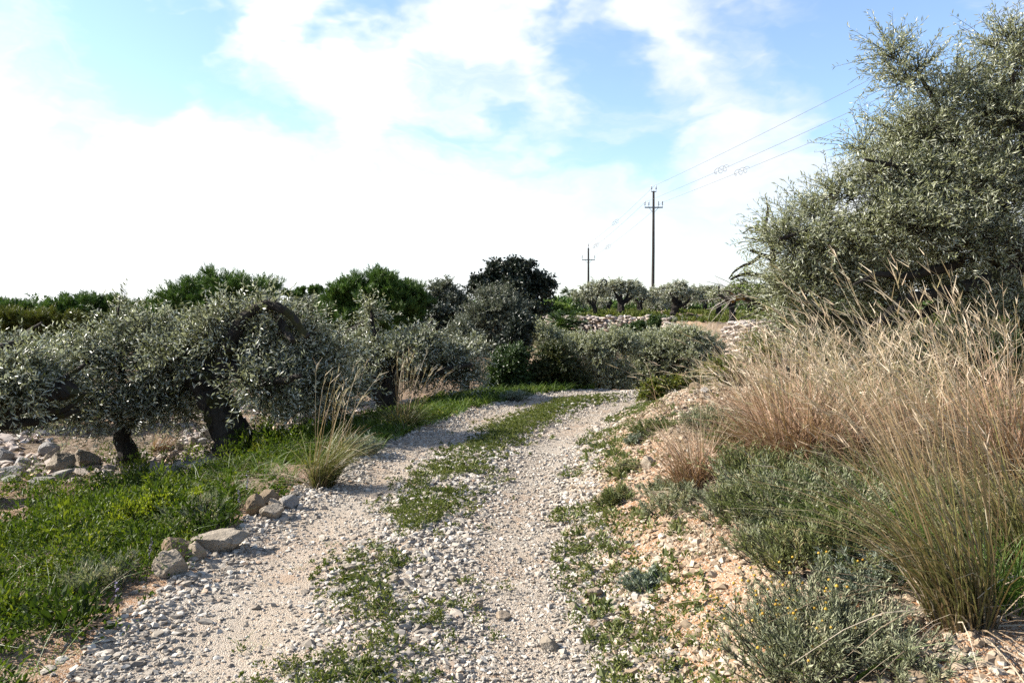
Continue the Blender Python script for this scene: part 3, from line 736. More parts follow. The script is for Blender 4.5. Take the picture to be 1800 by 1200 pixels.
OL = dict(twn=6, twl=.42, nl=13, leaf_len=.072, leaf_w=.018, up=.35)
b = G(230, 818); dA = b[1]
grow('olive_tree', b, 'silvery olive tree on a short thin dark trunk among pale boulders', 'olive tree',
     [([b - [0, 0, .15], P(221, 785, dA), P(216, 752, dA), P(205, 720, dA)], .14, .075),
      limb(dA, [(216, 755), (255, 730), (290, 700), (300, 660)], .06, .02),
      limb(dA, [(208, 725), (165, 690), (120, 665), (90, 640)], .06, .02, dA - .5),
      limb(dA, [(208, 722), (215, 660), (205, 600), (210, 520)], .06, .012),
      limb(dA, [(212, 735), (230, 690), (260, 640)], .05, .02, dA + .7)],
     [PB(215, 600, dA, 105, 65, 58), PB(140, 610, dA - .3, 80, 58, 46), PB(200, 690, dA - .3, 105, 62, 60), PB(120, 672, dA - .5, 70, 46, 32),
      PB(280, 680, dA + .2, 60, 60, 36), PB(205, 545, dA, 34, 52, 12), PB(290, 600, dA + .3, 60, 60, 34), PB(60, 650, dA - .2, 60, 60, 30)],
     'olive', 'bark', 11, 'olive trees left of the track', **OL)
b = G(424, 806); dB = b[1]
grow('olive_tree', b, 'olive tree with a thick dark leaning trunk and a high arching limb', 'olive tree',
     [([b - [0, 0, .2], P(405, 755, dB), P(384, 712, dB), P(362, 682, dB), P(372, 655, dB)], .23, .16),
      limb(dB, [(380, 705), (388, 660), (400, 612), (418, 575), (442, 546), (478, 536), (512, 556), (540, 592)], .11, .04, dB - .4),
      limb(dB, [(368, 690), (335, 668), (300, 650), (270, 610)], .13, .03, dB + .6),
      limb(dB, [(392, 640), (415, 650), (450, 665), (490, 670), (530, 660)], .10, .03, dB - .7),
      limb(dB, [(370, 660), (360, 615), (350, 570), (370, 530)], .11, .025, dB + .3),
      limb(dB, [(480, 538), (500, 575), (515, 600)], .07, .03, dB - .5),
      limb(dB, [(400, 612), (460, 620), (560, 610), (620, 600)], .08, .02, dB + .8)],
     [PB(410, 568, dB, 80, 50, 46), PB(330, 590, dB + .3, 80, 60, 48), PB(500, 555, dB, 66, 45, 36), PB(560, 600, dB + .2, 70, 60, 42), PB(470, 645, dB - .3, 90, 52, 50),
      PB(320, 655, dB + .5, 66, 50, 34), PB(555, 652, dB, 70, 40, 34), PB(400, 535, dB, 60, 30, 18), PB(470, 520, dB - .2, 34, 20, 8), PB(270, 560, dB + .5, 60, 40, 26),
      PB(500, 700, dB + 1.4, 70, 24, 16), PB(595, 695, dB + 1.6, 50, 26, 14), PB(310, 715, dB + 1.2, 60, 24, 16), PB(450, 610, dB + .9, 90, 60, 40), PB(600, 640, dB + 1.4, 66, 60, 36), PB(520, 690, dB + 1.2, 60, 26, 16), PB(520, 640, dB + 1.1, 80, 70, 40), PB(300, 620, dB + .2, 60, 60, 30)],
     'olive', 'bark', 12, 'olive trees left of the track', **{**OL, 'twn': 6, 'sides': 12})
b = G(688, 728); dC = b[1]
grow('olive_tree', b, 'spreading olive tree whose forked trunk stands behind the second grass tuft', 'olive tree',
     [([b - [0, 0, .2], P(683, 705, dC), P(686, 682, dC), P(690, 662, dC)], .20, .13),
      limb(dC, [(682, 706), (662, 690), (642, 682), (610, 670), (570, 650)], .15, .035, dC - .3),
      limb(dC, [(690, 664), (725, 657), (765, 655), (795, 648), (830, 640)], .10, .03, dC - .3),
      limb(dC, [(690, 668), (680, 630), (660, 590), (650, 530)], .09, .014),
      limb(dC, [(692, 664), (715, 620), (750, 580), (760, 555)], .09, .02, dC + .5)],
     [PB(640, 605, dC, 80, 44, 52), PB(720, 604, dC, 80, 44, 52), PB(795, 615, dC + .2, 56, 40, 36), PB(825, 640, dC, 30, 30, 14), PB(600, 640, dC, 70, 44, 40),
      PB(680, 640, dC + .4, 90, 46, 46), PB(770, 645, dC + .2, 70, 36, 36), PB(652, 538, dC, 14, 34, 9), PB(575, 600, dC + .4, 50, 34, 20), PB(820, 600, dC + .5, 40, 26, 14), PB(745, 585, dC, 40, 26, 14)],
     'olive', 'bark', 13, 'olive trees left of the track', twn=7, twl=.38, nl=14, leaf_len=.078, leaf_w=.021, up=.4)
b = on_ground(-6.5, 8.2); dL = 8.3
grow('olive_tree', b, 'olive tree at the left edge with a sawn-off mossy limb', 'olive tree',
     [([b - [0, 0, .2], P(-90, 790, dL), P(-45, 745, dL), P(10, 712, dL), P(62, 690, dL), P(88, 690, dL), P(124, 684, dL)], .20, .10),
      limb(dL, [(62, 690), (76, 700), (70, 712), (110, 722), (150, 690)], .07, .02),
      limb(dL, [(-45, 745), (-60, 680), (-20, 620), (40, 600)], .10, .025),
      limb(dL, [(-30, 742), (30, 745), (90, 735), (140, 720)], .07, .02),
      limb(dL, [(88, 690), (110, 668), (150, 640)], .05, .02)],
     [PB(30, 625, dL, 80, 40, 44), PB(-50, 650, dL, 70, 60, 34), PB(70, 650, dL + .3, 70, 36, 34), PB(10, 660, dL - .4, 70, 30, 26), PB(-30, 590, dL + .5, 60, 30, 16)],
     'olive', 'bark', 14, 'olive trees left of the track', **OL)
b = on_ground(-9.6, 13.5)
grow('olive_tree', b, 'low olive tree behind the one with the sawn-off limb', 'olive tree',
     [([b - [0, 0, .2], b + [.1, 0, .6], b + [-.1, .1, 1.1]], .17, .12), ([b + [-.1, .1, 1.1], b + [-.8, 0, 1.6], b + [-1.3, 0, 2.0]], .09, .02), ([b + [-.1, .1, 1.1], b + [.7, 0, 1.5], b + [1.4, -.1, 1.9]], .09, .02)],
     [PB(60, 615, 13.5, 110, 46, 50), PB(-30, 620, 13.5, 90, 56, 40), PB(60, 645, 13.5, 100, 40, 36), PB(90, 720, 13.2, 100, 26, 20), PB(10, 735, 13.2, 80, 22, 14), PB(190, 710, 13.5, 80, 26, 18), PB(150, 640, 13.5, 70, 50, 30)],
     'olive', 'bark', 15, 'olive trees left of the track', **{**OL, 'leaf_len': .075, 'leaf_w': .022})
b = on_ground(-4.6, 16.5)
grow('olive_tree', b, 'shaded olive tree standing behind the arching limb', 'olive tree',
     [([b - [0, 0, .2], b + [.1, 0, .6], b + [-.1, .1, 1.1]], .2, .13), ([b + [-.1, .1, 1.1], b + [-1.1, 0, 1.7], b + [-1.8, 0, 2.2]], .09, .02), ([b + [-.1, .1, 1.1], b + [1.0, 0, 1.6], b + [1.9, -.1, 2.1]], .09, .02)],
     [PB(400, 612, 16.5, 110, 56, 46), PB(540, 620, 16.5, 100, 56, 46), PB(470, 590, 16.5, 90, 40, 34), PB(480, 635, 16.5, 130, 36, 36), PB(430, 700, 16.5, 90, 22, 18), PB(560, 700, 16.5, 80, 22, 16), PB(330, 700, 16.5, 90, 22, 16), PB(620, 640, 16.5, 70, 50, 30)],
     'olive', 'bark', 16, 'olive trees left of the track', **{**OL, 'leaf_len': .085, 'leaf_w': .026})

b = on_ground(-7.4, 4.7); q0 = b + np.array([0, 0, 1.0])
grow('olive_tree', b, 'olive tree just left of the photo, shading the near verge', 'olive tree',
     [([b - [0, 0, .2], b + [.08, 0, .5], q0], .16, .12), ([q0, q0 + [.6, -.2, .5], q0 + [1.2, -.4, .9]], .08, .02), ([q0, q0 + [-.5, .2, .6], q0 + [-1, .4, 1.0]], .08, .02), ([q0, q0 + [.1, .4, .8], q0 + [.3, .6, 1.5]], .08, .02)],
     [(q0 + np.array(o), r_, n_) for o, r_, n_ in (((1.0, -.4, .8), (.7, .7, .6), 34), ((-.8, .4, .9), (.7, .7, .6), 30), ((.2, .5, 1.2), (.8, .7, .6), 34), ((.1, -.7, .7), (.7, .6, .6), 28))],
     'olive', 'bark', 18, 'olive trees left of the track', **OL)

# ------------------------------------------------------------------ the big olive and the almond, right
d = 9.2
b = on_ground(6.75, 9.6)
g_big = dict(twn=5, twl=.48, nl=15, zdrop=.1, leaf_len=.068, leaf_w=.0130, up=.5, rmax=.028)
grow('olive_tree', b, 'tall dense olive tree rising behind the tall dry grass on the right', 'olive tree',
     [([b - [0, 0, .2], P(1862, 660, 9.5), P(1840, 590, 9.4), P(1810, 515, 9.2)], .30, .2),
      limb(9.3, [(1815, 520), (1760, 486), (1712, 498), (1660, 512), (1600, 522), (1565, 545), (1540, 570), (1500, 566)], .10, .014, 7.9),
      limb(9.3, [(1812, 515), (1740, 450), (1660, 470), (1590, 486), (1545, 482), (1500, 500)], .09, .012, 8.0),
      limb(9.2, [(1815, 515), (1770, 400), (1710, 300), (1660, 210), (1610, 120)], .12, .014),
      limb(9.2, [(1830, 530), (1840, 400), (1800, 250), (1780, 130)], .12, .015, 8.8),
      limb(9.2, [(1745, 452), (1640, 390), (1540, 380), (1440, 400), (1370, 420)], .08, .012, 8.6),
      limb(9.2, [(1712, 498), (1600, 560), (1500, 560), (1430, 550)], .07, .012, 8.8),
      limb(9.2, [(1770, 400), (1690, 350), (1600, 300), (1520, 280)], .07, .012, 8.4),
      limb(9.2, [(1812, 515), (1780, 440), (1700, 380), (1640, 330)], .1, .02, 10.6)],
     [PB(1595, 130, 9, 44, 60, 22), PB(1620, 225, 9, 76, 80, 52), PB(1745, 190, 9, 90, 90, 66), PB(1660, 320, 8.8, 120, 90, 92), PB(1560, 310, 8.7, 70, 66, 44), PB(1590, 390, 8.5, 100, 60, 64),
      PB(1480, 420, 8.8, 100, 56, 66), PB(1395, 425, 8.8, 62, 62, 44), PB(1720, 420, 8.6, 110, 80, 80), PB(1450, 500, 9, 100, 50, 60), PB(1580, 490, 9.4, 110, 56, 60), PB(1745, 540, 9, 90, 60, 48),
      PB(1800, 110, 9, 60, 66, 34), PB(1830, 320, 8.8, 80, 130, 70), PB(1420, 560, 9.3, 80, 46, 40), PB(1560, 590, 10.2, 110, 36, 30), PB(1700, 590, 10.2, 110, 36, 30), PB(1520, 255, 9, 26, 34, 10),
      PB(1690, 330, 10.4, 130, 120, 60), PB(1560, 440, 10.4, 130, 70, 50), PB(1820, 500, 9.4, 70, 120, 50), PB(1760, 300, 9.6, 90, 100, 50), PB(1480, 590, 9.6, 90, 50, 40), PB(1400, 500, 9.0, 66, 60, 40), PB(1540, 530, 9.6, 90, 60, 40), PB(1480, 340, 8.8, 50, 30, 16), PB(1570, 90, 9, 26, 44, 12), PB(1680, 150, 9.3, 80, 70, 40), PB(1600, 270, 9.3, 90, 80, 44), PB(1770, 70, 9.2, 50, 50, 22), PB(1700, 250, 9.8, 120, 110, 60), PB(1800, 200, 9.6, 80, 110, 50), PB(1690, 490, 10.4, 120, 60, 50), PB(1780, 470, 10.2, 90, 80, 44), PB(1620, 390, 9.8, 120, 70, 50), PB(1500, 470, 9.8, 110, 60, 44), PB(1430, 380, 9.2, 70, 50, 26)],
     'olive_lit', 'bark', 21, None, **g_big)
b = on_ground(3.95, 10.9); d = 10.6
alm = grow('almond_tree', b, 'nearly bare almond tree with black crooked branches left of the tall olive', 'almond tree',
     [([b - [0, 0, .2], P(1392, 620, d), P(1385, 570, d), P(1372, 545, d), P(1367, 512, d)], .12, .085),
      limb(d, [(1368, 515), (1372, 492), (1362, 470), (1356, 455), (1340, 448), (1318, 440)], .07, .016),
      limb(d, [(1368, 508), (1352, 490), (1334, 484), (1306, 482), (1284, 491)], .05, .012, d - .3),
      limb(d, [(1336, 450), (1320, 462), (1304, 468), (1290, 478), (1281, 490)], .028, .008),
      limb(d, [(1358, 460), (1357, 435), (1345, 405), (1350, 370), (1346, 345)], .045, .008),
      limb(d, [(1345, 410), (1325, 400), (1305, 410)], .018, .006), limb(d, [(1346, 425), (1325, 420), (1306, 418)], .016, .005),
      limb(d, [(1357, 440), (1378, 420), (1400, 400)], .03, .008)],
     [PB(1318, 500, d, 30, 22, 12), PB(1335, 520, d, 34, 18, 10), PB(1350, 400, d, 32, 45, 14), PB(1310, 480, d, 22, 18, 6)],
     'almond', 'bark_dark', 22, None, twn=4, twl=.2, nl=6, leaf_len=.05, leaf_w=.02, up=.5, bare=.35)
lb_ = MB()
for pts, r0, r1 in ([limb(d - .2, [(1384, 566), (1362, 556), (1340, 540), (1318, 528), (1300, 524), (1285, 530), (1262, 518)], .05, .012, d - .8),
                     limb(d - .5, [(1340, 540), (1325, 552), (1300, 560)], .02, .006), limb(d - .6, [(1298, 524), (1280, 512), (1262, 514)], .016, .005)]):
    c = catmull(pts, 16); add_tube(lb_, c, np.linspace(r0, r1, 16), 7, True, .2, 3)
lb_.build('branch', M['bark_lichen'], alm, b)['label'] = 'low branch crusted with orange lichen'
tw = MB(); g = np.random.default_rng(5)
for k in range(16):
    s0 = P(1262 + 60 * g.random(), 516 + 18 * g.random(), d - .6 + .3 * g.normal()); dv = unit(np.array([-.55, .2 * g.normal(), .4 * g.normal() - .1])); ln = .2 + .4 * g.random()
    tt_ = np.linspace(0, 1, 5)[:, None]; c = s0 + dv * ln * tt_ + g.normal(size=3) * .07 * tt_ ** 2
    add_tube(tw, c, np.linspace(.006, .0025, 5), 4, False)
tw.build('dead_twigs', M['bark_pale'], alm, b)['label'] = 'bare whitish twigs'

# ------------------------------------------------------------------ trees and shrubs beyond
def shrub_tree(name, label, cat, px, pyb, d, blobs, leaf, seed, wood='bark_dark', r=.14, group=None, **kw):
    """a tree whose foot is hidden: foot on the ground below (px) at distance d"""
    x = ray(px, 600)[0] * d; b = on_ground(x, d)
    bl = [PB(q[0], q[1], d + (q[5] if len(q) > 5 else 0), q[2], q[3], q[4]) for q in blobs]
    top = max(c[2] + rr[2] * .3 for c, rr, n in bl); mid = np.mean([c for c, rr, n in bl], axis=0)
    f = b + [0, 0, max(.3, (mid[2] - b[2]) * .6)]
    limbs = [([b - [0, 0, .2], b + (f - b) * .5 + [.05, 0, 0], f], r, r * .7)]
    for c, rr, n in bl: limbs.append(([f, f * .5 + c * .5 + [0, 0, .1], c], r * .55, r * .12))
    k = dict(twn=7, twl=.35, nl=14, leaf_len=max(.06, d * .0042), leaf_w=max(.017, d * .0015), up=.4, twigs=d < 24, sides=7)
    k.update(kw)
    return grow(name, b, label, cat, limbs, bl, leaf, wood, seed, group, **k)

PINE = dict(spread=.45, up=.95, twn=9, twl=.42, nl=30, droop=0., twigs=False, start=.15)
def pine(name, label, px, d, blobs, leaf, seed, group='pines behind the olive trees', **kw):
    q = dict(leaf_len=.20 * max(.6, d / 34), leaf_w=.026 * max(.6, d / 34)); q.update({k: v for k, v in PINE.items() if k != 'start'}); q.update(kw)
    return shrub_tree(name, label, 'pine tree', px, 0, d, blobs, leaf, seed, r=.2, group=group, **q)
pine('pine_tree', 'broad rounded bright green pine, the largest pine behind the olives', 660, 33, [(660, 535, 100, 62, 130), (612, 542, 60, 52, 60), (712, 536, 60, 58, 64), (660, 506, 72, 42, 64), (598, 560, 44, 36, 30), (690, 512, 50, 36, 36), (628, 515, 50, 36, 36)], 'pine', 31)
pine('pine_tree', 'flat-topped dark green pine above the leaning olive', 385, 30, [(385, 506, 76, 44, 80), (330, 526, 60, 38, 50), (445, 510, 54, 36, 44), (300, 540, 50, 28, 28), (380, 545, 96, 34, 46)], 'pine', 32)
pine('pine_tree', 'green pine above the thin olive trunk', 155, 40, [(155, 535, 52, 30, 36), (105, 540, 48, 28, 32), (195, 540, 46, 30, 30), (150, 560, 76, 30, 36)], 'pine', 33)
pine('pine_tree', 'yellowing pine at the left below the dark pine tops', 50, 36, [(45, 560, 56, 30, 44), (95, 562, 50, 30, 36), (20, 580, 46, 32, 30)], 'pine_yellow', 34)
pine('pine_tree', 'dark pine cut by the left edge of the photo', 5, 46, [(0, 540, 40, 24, 26), (40, 542, 36, 18, 20)], 'pine', 35)
pine('pine_tree', 'small yellow-green pine between the flat-topped pine and the olives', 270, 34, [(275, 552, 46, 30, 34), (235, 562, 50, 30, 34)], 'pine_yellow', 36)
shrub_tree('oak_tree', 'tall dark evergreen oak, the darkest tree against the sky', 'oak tree', 905, 0, 30,
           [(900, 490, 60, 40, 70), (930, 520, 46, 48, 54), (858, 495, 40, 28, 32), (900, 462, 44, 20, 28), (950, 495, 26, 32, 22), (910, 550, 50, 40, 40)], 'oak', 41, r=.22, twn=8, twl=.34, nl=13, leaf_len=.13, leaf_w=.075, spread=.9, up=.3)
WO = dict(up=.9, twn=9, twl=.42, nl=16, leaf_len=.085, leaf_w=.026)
shrub_tree('wild_olive_tree', 'rounded grey wild olive in front of the dark oak', 'wild olive', 875, 0, 22,
           [(875, 545, 52, 46, 70), (840, 560, 34, 34, 34), (905, 545, 34, 40, 36), (870, 515, 38, 22, 26), (890, 590, 50, 30, 30)], 'olive_grey', 42, group=None, **WO)
shrub_tree('wild_olive_tree', 'grey-green wild olive between the rounded pine and the dark oak', 'wild olive', 785, 0, 34,
           [(785, 520, 36, 30, 40), (770, 545, 36, 30, 30), (810, 540, 30, 34, 30), (780, 500, 28, 14, 14)], 'olive_grey', 43, **{**WO, 'leaf_len': .13, 'leaf_w': .045})
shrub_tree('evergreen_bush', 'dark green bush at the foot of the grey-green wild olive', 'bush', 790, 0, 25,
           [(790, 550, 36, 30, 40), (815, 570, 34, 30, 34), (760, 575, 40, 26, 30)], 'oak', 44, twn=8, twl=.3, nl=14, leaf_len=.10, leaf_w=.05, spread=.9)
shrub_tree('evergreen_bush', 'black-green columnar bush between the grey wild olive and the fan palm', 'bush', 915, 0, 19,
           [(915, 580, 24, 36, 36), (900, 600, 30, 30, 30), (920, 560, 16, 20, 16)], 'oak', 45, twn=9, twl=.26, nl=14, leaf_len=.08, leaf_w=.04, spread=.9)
shrub_tree('wild_olive_tree', 'pale grey small wild olive left of the rounded grey one', 'wild olive', 815, 0, 20,
           [(812, 580, 24, 34, 24), (830, 600, 30, 26, 24)], 'olive_grey', 46, **WO)
shrub_tree('olive_tree', 'pale distant olive between the flat-topped pine and the rounded pine', 'olive tree', 550, 0, 40,
           [(555, 535, 50, 28, 40), (520, 545, 40, 24, 26), (580, 560, 40, 30, 30)], 'olive_grey', 47, **{**WO, 'leaf_len': .15, 'leaf_w': .05})
pine('pine_tree', 'tiny distant pine top on the skyline left of the rounded pine', 544, 75, [(545, 512, 22, 12, 14), (515, 518, 26, 12, 14)], 'pine', 48, leaf_len=.4, leaf_w=.07)
BU = dict(twn=11, twl=.25, nl=18, leaf_len=.055, leaf_w=.024, up=.6, spread=.85)
shrub_tree('evergreen_bush', 'fresh green bush at the end of the left verge', 'bush', 893, 0, 15.3,
           [(893, 640, 32, 40, 50), (885, 670, 32, 26, 36), (905, 620, 24, 26, 24), (910, 668, 30, 26, 30)], 'bush', 51, r=.08, **BU)
shrub_tree('evergreen_bush', 'large dark bush tinged brown where the track bends', 'bush', 982, 0, 15.6,
           [(982, 640, 46, 44, 70), (955, 655, 34, 40, 44), (1005, 660, 32, 36, 44), (975, 612, 34, 20, 24), (985, 680, 52, 18, 34), (1025, 680, 20, 18, 16)], 'bush_brown', 52, r=.1, **BU)
TH = dict(twn=10, twl=.38, nl=18, leaf_len=.075, leaf_w=.022, up=.75, bare=.0)
shrub_tree('olive_tree', 'low bushy olive just right of the brown-tinged bush', 'olive tree', 1055, 0, 19,
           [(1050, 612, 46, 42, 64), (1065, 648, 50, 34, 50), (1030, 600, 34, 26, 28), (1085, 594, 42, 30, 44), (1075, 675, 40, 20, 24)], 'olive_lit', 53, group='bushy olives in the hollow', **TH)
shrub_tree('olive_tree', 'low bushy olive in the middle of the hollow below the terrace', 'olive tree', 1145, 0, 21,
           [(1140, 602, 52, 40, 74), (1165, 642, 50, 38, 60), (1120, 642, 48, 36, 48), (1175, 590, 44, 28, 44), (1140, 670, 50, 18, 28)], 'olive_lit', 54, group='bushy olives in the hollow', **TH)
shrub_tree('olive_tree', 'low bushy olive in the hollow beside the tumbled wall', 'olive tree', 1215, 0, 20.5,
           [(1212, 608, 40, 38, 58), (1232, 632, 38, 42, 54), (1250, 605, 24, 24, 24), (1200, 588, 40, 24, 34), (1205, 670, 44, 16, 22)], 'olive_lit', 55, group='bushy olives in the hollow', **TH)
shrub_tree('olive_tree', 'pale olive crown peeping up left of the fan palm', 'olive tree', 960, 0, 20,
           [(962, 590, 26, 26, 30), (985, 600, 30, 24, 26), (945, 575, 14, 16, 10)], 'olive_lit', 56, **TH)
shrub_tree('evergreen_bush', 'green bush on the terrace edge at the foot of the nearer pole', 'bush', 1140, 0, 37,
           [(1140, 570, 30, 10, 24), (1165, 562, 26, 9, 20), (1115, 576, 20, 8, 14)], 'bush', 57, **{**BU, 'leaf_len': .14, 'leaf_w': .06, 'twl': .3})
shrub_tree('round_shrub', 'pale yellow-green round shrub on the terrace by the oak', 'bush', 963, 0, 48,
           [(963, 537, 20, 12, 26), (985, 540, 20, 10, 20)], 'almond', 58, **{**BU, 'leaf_len': .14, 'leaf_w': .05, 'twl': .3})
shrub_tree('yellow_shrub', 'low yellow and red-leaved shrub where the track vanishes', 'bush', 1160, 0, 12.8,
           [(1160, 672, 30, 14, 26), (1150, 690, 28, 12, 20), (1185, 668, 20, 12, 14)], 'yellow_bush', 59, r=.03, twn=8, twl=.16, nl=12, leaf_len=.045, leaf_w=.024, up=.6, spread=.9)
shrub_tree('green_shrub', 'light green leafy shrub left of the pinkish grass', 'bush', 1270, 0, 11.5,
           [(1268, 640, 20, 18, 16), (1290, 655, 22, 20, 18), (1250, 650, 12, 14, 8)], 'yellow_bush', 60, r=.03, twn=7, twl=.22, nl=12, leaf_len=.05, leaf_w=.02, up=.8)
shrub_tree('evergreen_bush', 'dark shrub in deep shade below the tall olive', 'bush', 1640, 0, 13.5,
           [(1600, 600, 100, 60, 60), (1700, 600, 100, 60, 60), (1500, 610, 76, 56, 46), (1790, 600, 90, 64, 50)], 'bush', 61, r=.08, **{**BU, 'leaf_len': .06, 'twl': .35})
shrub_tree('green_shrub', 'green shrub behind the pinkish grass under the almond', 'bush', 1380, 0, 13,
           [(1370, 610, 50, 34, 40), (1430, 610, 50, 34, 36), (1330, 600, 30, 24, 20)], 'yellow_bush', 62, r=.04, twn=7, twl=.3, nl=14, leaf_len=.055, leaf_w=.022, up=.8)

shrub_tree('low_scrub', 'low dull scrub on the terrace lip right of the pole bush', 'bush', 1215, 0, 36, [(1200, 563, 34, 8, 16), (1240, 566, 30, 9, 16), (1262, 575, 18, 8, 10)], 'olive_grey', 63, r=.04, twn=7, twl=.28, nl=12, leaf_len=.13, leaf_w=.045, up=.7)
# terrace olives: dark gnarled trunks, thin pale crowns
TERR = [
 (1045, 50, .16, 'first olive on the terrace wall, right of the far pole', [(1040, 512, 24, 18, 24), (1058, 500, 22, 14, 20), (1025, 522, 20, 14, 14)]),
 (1090, 56, .30, 'thickest-trunked olive on the terrace, left of the nearer pole', [(1075, 505, 26, 14, 24), (1110, 505, 26, 14, 26), (1090, 495, 30, 8, 14), (1120, 515, 16, 12, 10)]),
 (1128, 60, .24, 'olive straight behind the nearer pole on the terrace', [(1128, 510, 24, 16, 26), (1145, 520, 20, 14, 16), (1110, 525, 16, 12, 10)]),
 (1187, 46, .26, 'olive with a leaning dark trunk right of the nearer pole', [(1175, 510, 26, 14, 24), (1205, 512, 28, 14, 26), (1220, 520, 20, 10, 12), (1188, 500, 20, 8, 10)]),
 (1240, 60, .2, 'pale olive farther back between two dark trunks on the terrace', [(1240, 510, 34, 14, 30), (1222, 525, 26, 14, 18), (1265, 522, 24, 12, 16)]),
  (1010, 58, .2, 'shaded olive at the left end of the terrace row', [(1005, 532, 24, 14, 26), (1022, 525, 18, 12, 14)]),
 (1315, 52, .2, 'terrace olive behind the almond branches', [(1315, 505, 30, 14, 26), (1340, 515, 26, 16, 22), (1290, 515, 22, 12, 14)]),
 (1068, 72, .2, 'far olive in the gap between the first terrace olive and the thickest-trunked one', [(1068, 518, 30, 16, 24), (1050, 530, 26, 14, 16)]),
 (1205, 70, .2, 'far olive right behind the leaning-trunked terrace olive', [(1208, 518, 34, 16, 26), (1185, 528, 26, 12, 14)]),
 (1262, 46, .18, 'terrace olive close left of the hard-pruned one', [(1250, 512, 30, 14, 20), (1272, 520, 22, 12, 14)]),
 (1160, 75, .2, 'far terrace olive seen low between the pole and the leaning trunk', [(1160, 525, 26, 14, 22), (1145, 535, 24, 10, 16)]),
]
for k, (px, d, r, lab, bl) in enumerate(TERR):
    x = ray(px, 600)[0] * d; b = on_ground(x, d); g = np.random.default_rng(70 + k)
    bl2 = [PB(q[0], q[1] - 1, d + g.normal() * .5, q[2] * 1.3, q[3] * 1.15, int(q[4] * 1.0)) for q in bl]
    hgt = (P(px, 515, d)[2] - b[2]); f = b + [g.normal() * .12, 0, hgt * .45]
    limbs = [([b - [0, 0, .2], b + (f - b) * .5 + [g.normal() * .06, 0, 0], f], r, r * .8)]
    for c, rr, n in bl2: limbs.append(([f, f * .45 + c * .55 + [0, 0, g.normal() * .12], c + [0, 0, .1]], r * .55, r * .15))
    sc = d / 50
    grow('olive_tree', b, lab, 'olive tree', limbs, bl2, 'olive_grey' if k in (6, 8) else 'olive', 'bark_dark', 170 + k, 'gnarled olives on the terrace',
         twn=6, twl=.34 * max(sc, .8), nl=11, leaf_len=.16 * sc, leaf_w=.05 * sc, up=.35, twigs=True, sides=8, gnarl=.3)
dP = 29.5; b = on_ground(ray(1286, 600)[0] * dP, dP)
grow('olive_tree', b, 'small hard-pruned olive with a dark forked trunk at the terrace corner', 'olive tree',
     [([b - [0, 0, .2], b + [.02, 0, .35], b + [-.02, 0, .75]], .13, .10), ([b + [-.02, 0, .7], b + [-.22, 0, .98], b + [-.42, .1, 1.2], b + [-.5, .1, 1.5]], .08, .03), ([b + [0, 0, .7], b + [.14, 0, 1.0], b + [.22, -.1, 1.4], b + [.5, 0, 1.7]], .08, .03), ([b + [-.4, .1, 1.2], b + [-.9, .1, 1.45]], .04, .02)],
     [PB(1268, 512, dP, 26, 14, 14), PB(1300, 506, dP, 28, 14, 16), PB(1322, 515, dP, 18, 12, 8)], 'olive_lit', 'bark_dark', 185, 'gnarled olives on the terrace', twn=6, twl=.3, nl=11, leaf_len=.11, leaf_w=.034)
b = on_ground(ray(1062, 600)[0] * 48, 48)
mb = MB(); c0 = P(1062, 496, 49.5); a = np.linspace(0, 2 * pi, 25)
add_tube(mb, c0 + np.stack([np.cos(a) * .16, 0 * a, np.sin(a) * .17], 1), .05, 6, False)
tag(mb.build('rubber_ring', M['black'], origin=c0, attrs=False), 'black ring caught in the top of a terrace olive', 'ring')

def fan_palm(label, px, py, d, h, r, nf, seed, trunk=.0):
    g = np.random.default_rng(seed); b = on_ground(ray(px, 600)[0] * d, d); top = P(px, py, d)
    root = empty('palm_tree', b, label, 'palm')
    mb = MB(); add_tube(mb, catmull([b - [0, 0, .2], (b + top) / 2 + [.05, 0, 0], top], 10), np.linspace(.15, .11, 10), 9, True, .25, seed); mb.build('trunk', M['bark_dark'], root, b)
    mb = MB()
    top = top - np.array([0, 0, 1.]) * trunk * g.random(nf)[:, None] if trunk else np.repeat(top[None], nf, 0)
    dd = unit(runit(nf, g) + np.array([0, 0, .35])); ln = r * (.5 + .35 * g.random(nf))
    tip, td, _ = add_blades(mb, top, dd, ln, .03, g, .25)
    ang = np.linspace(-1.25, 1.25, 13)
    side = unit(np.cross(td, np.array([0, 0, 1.]) + .2 * runit(nf, g)))
    D = unit(td[:, None] * np.cos(ang)[None, :, None] + side[:, None] * np.sin(ang)[None, :, None])
    add_blades(mb, np.repeat(tip[:, None], 13, 1).reshape(-1, 3), D.reshape(-1, 3), r * .55, .055 * r, g, .12, 2, tint=np.repeat(g.beta(2, 2, nf), 13))
    mb.build('fronds', M['bush'], root, b)
fan_palm('dark fan palm left of the terrace wall', 992, 572, 23, .8, .50, 110, 81, .35)
fan_palm('distant palm crown on the skyline above the terrace', 1000, 518, 66, 2, .62, 60, 82)

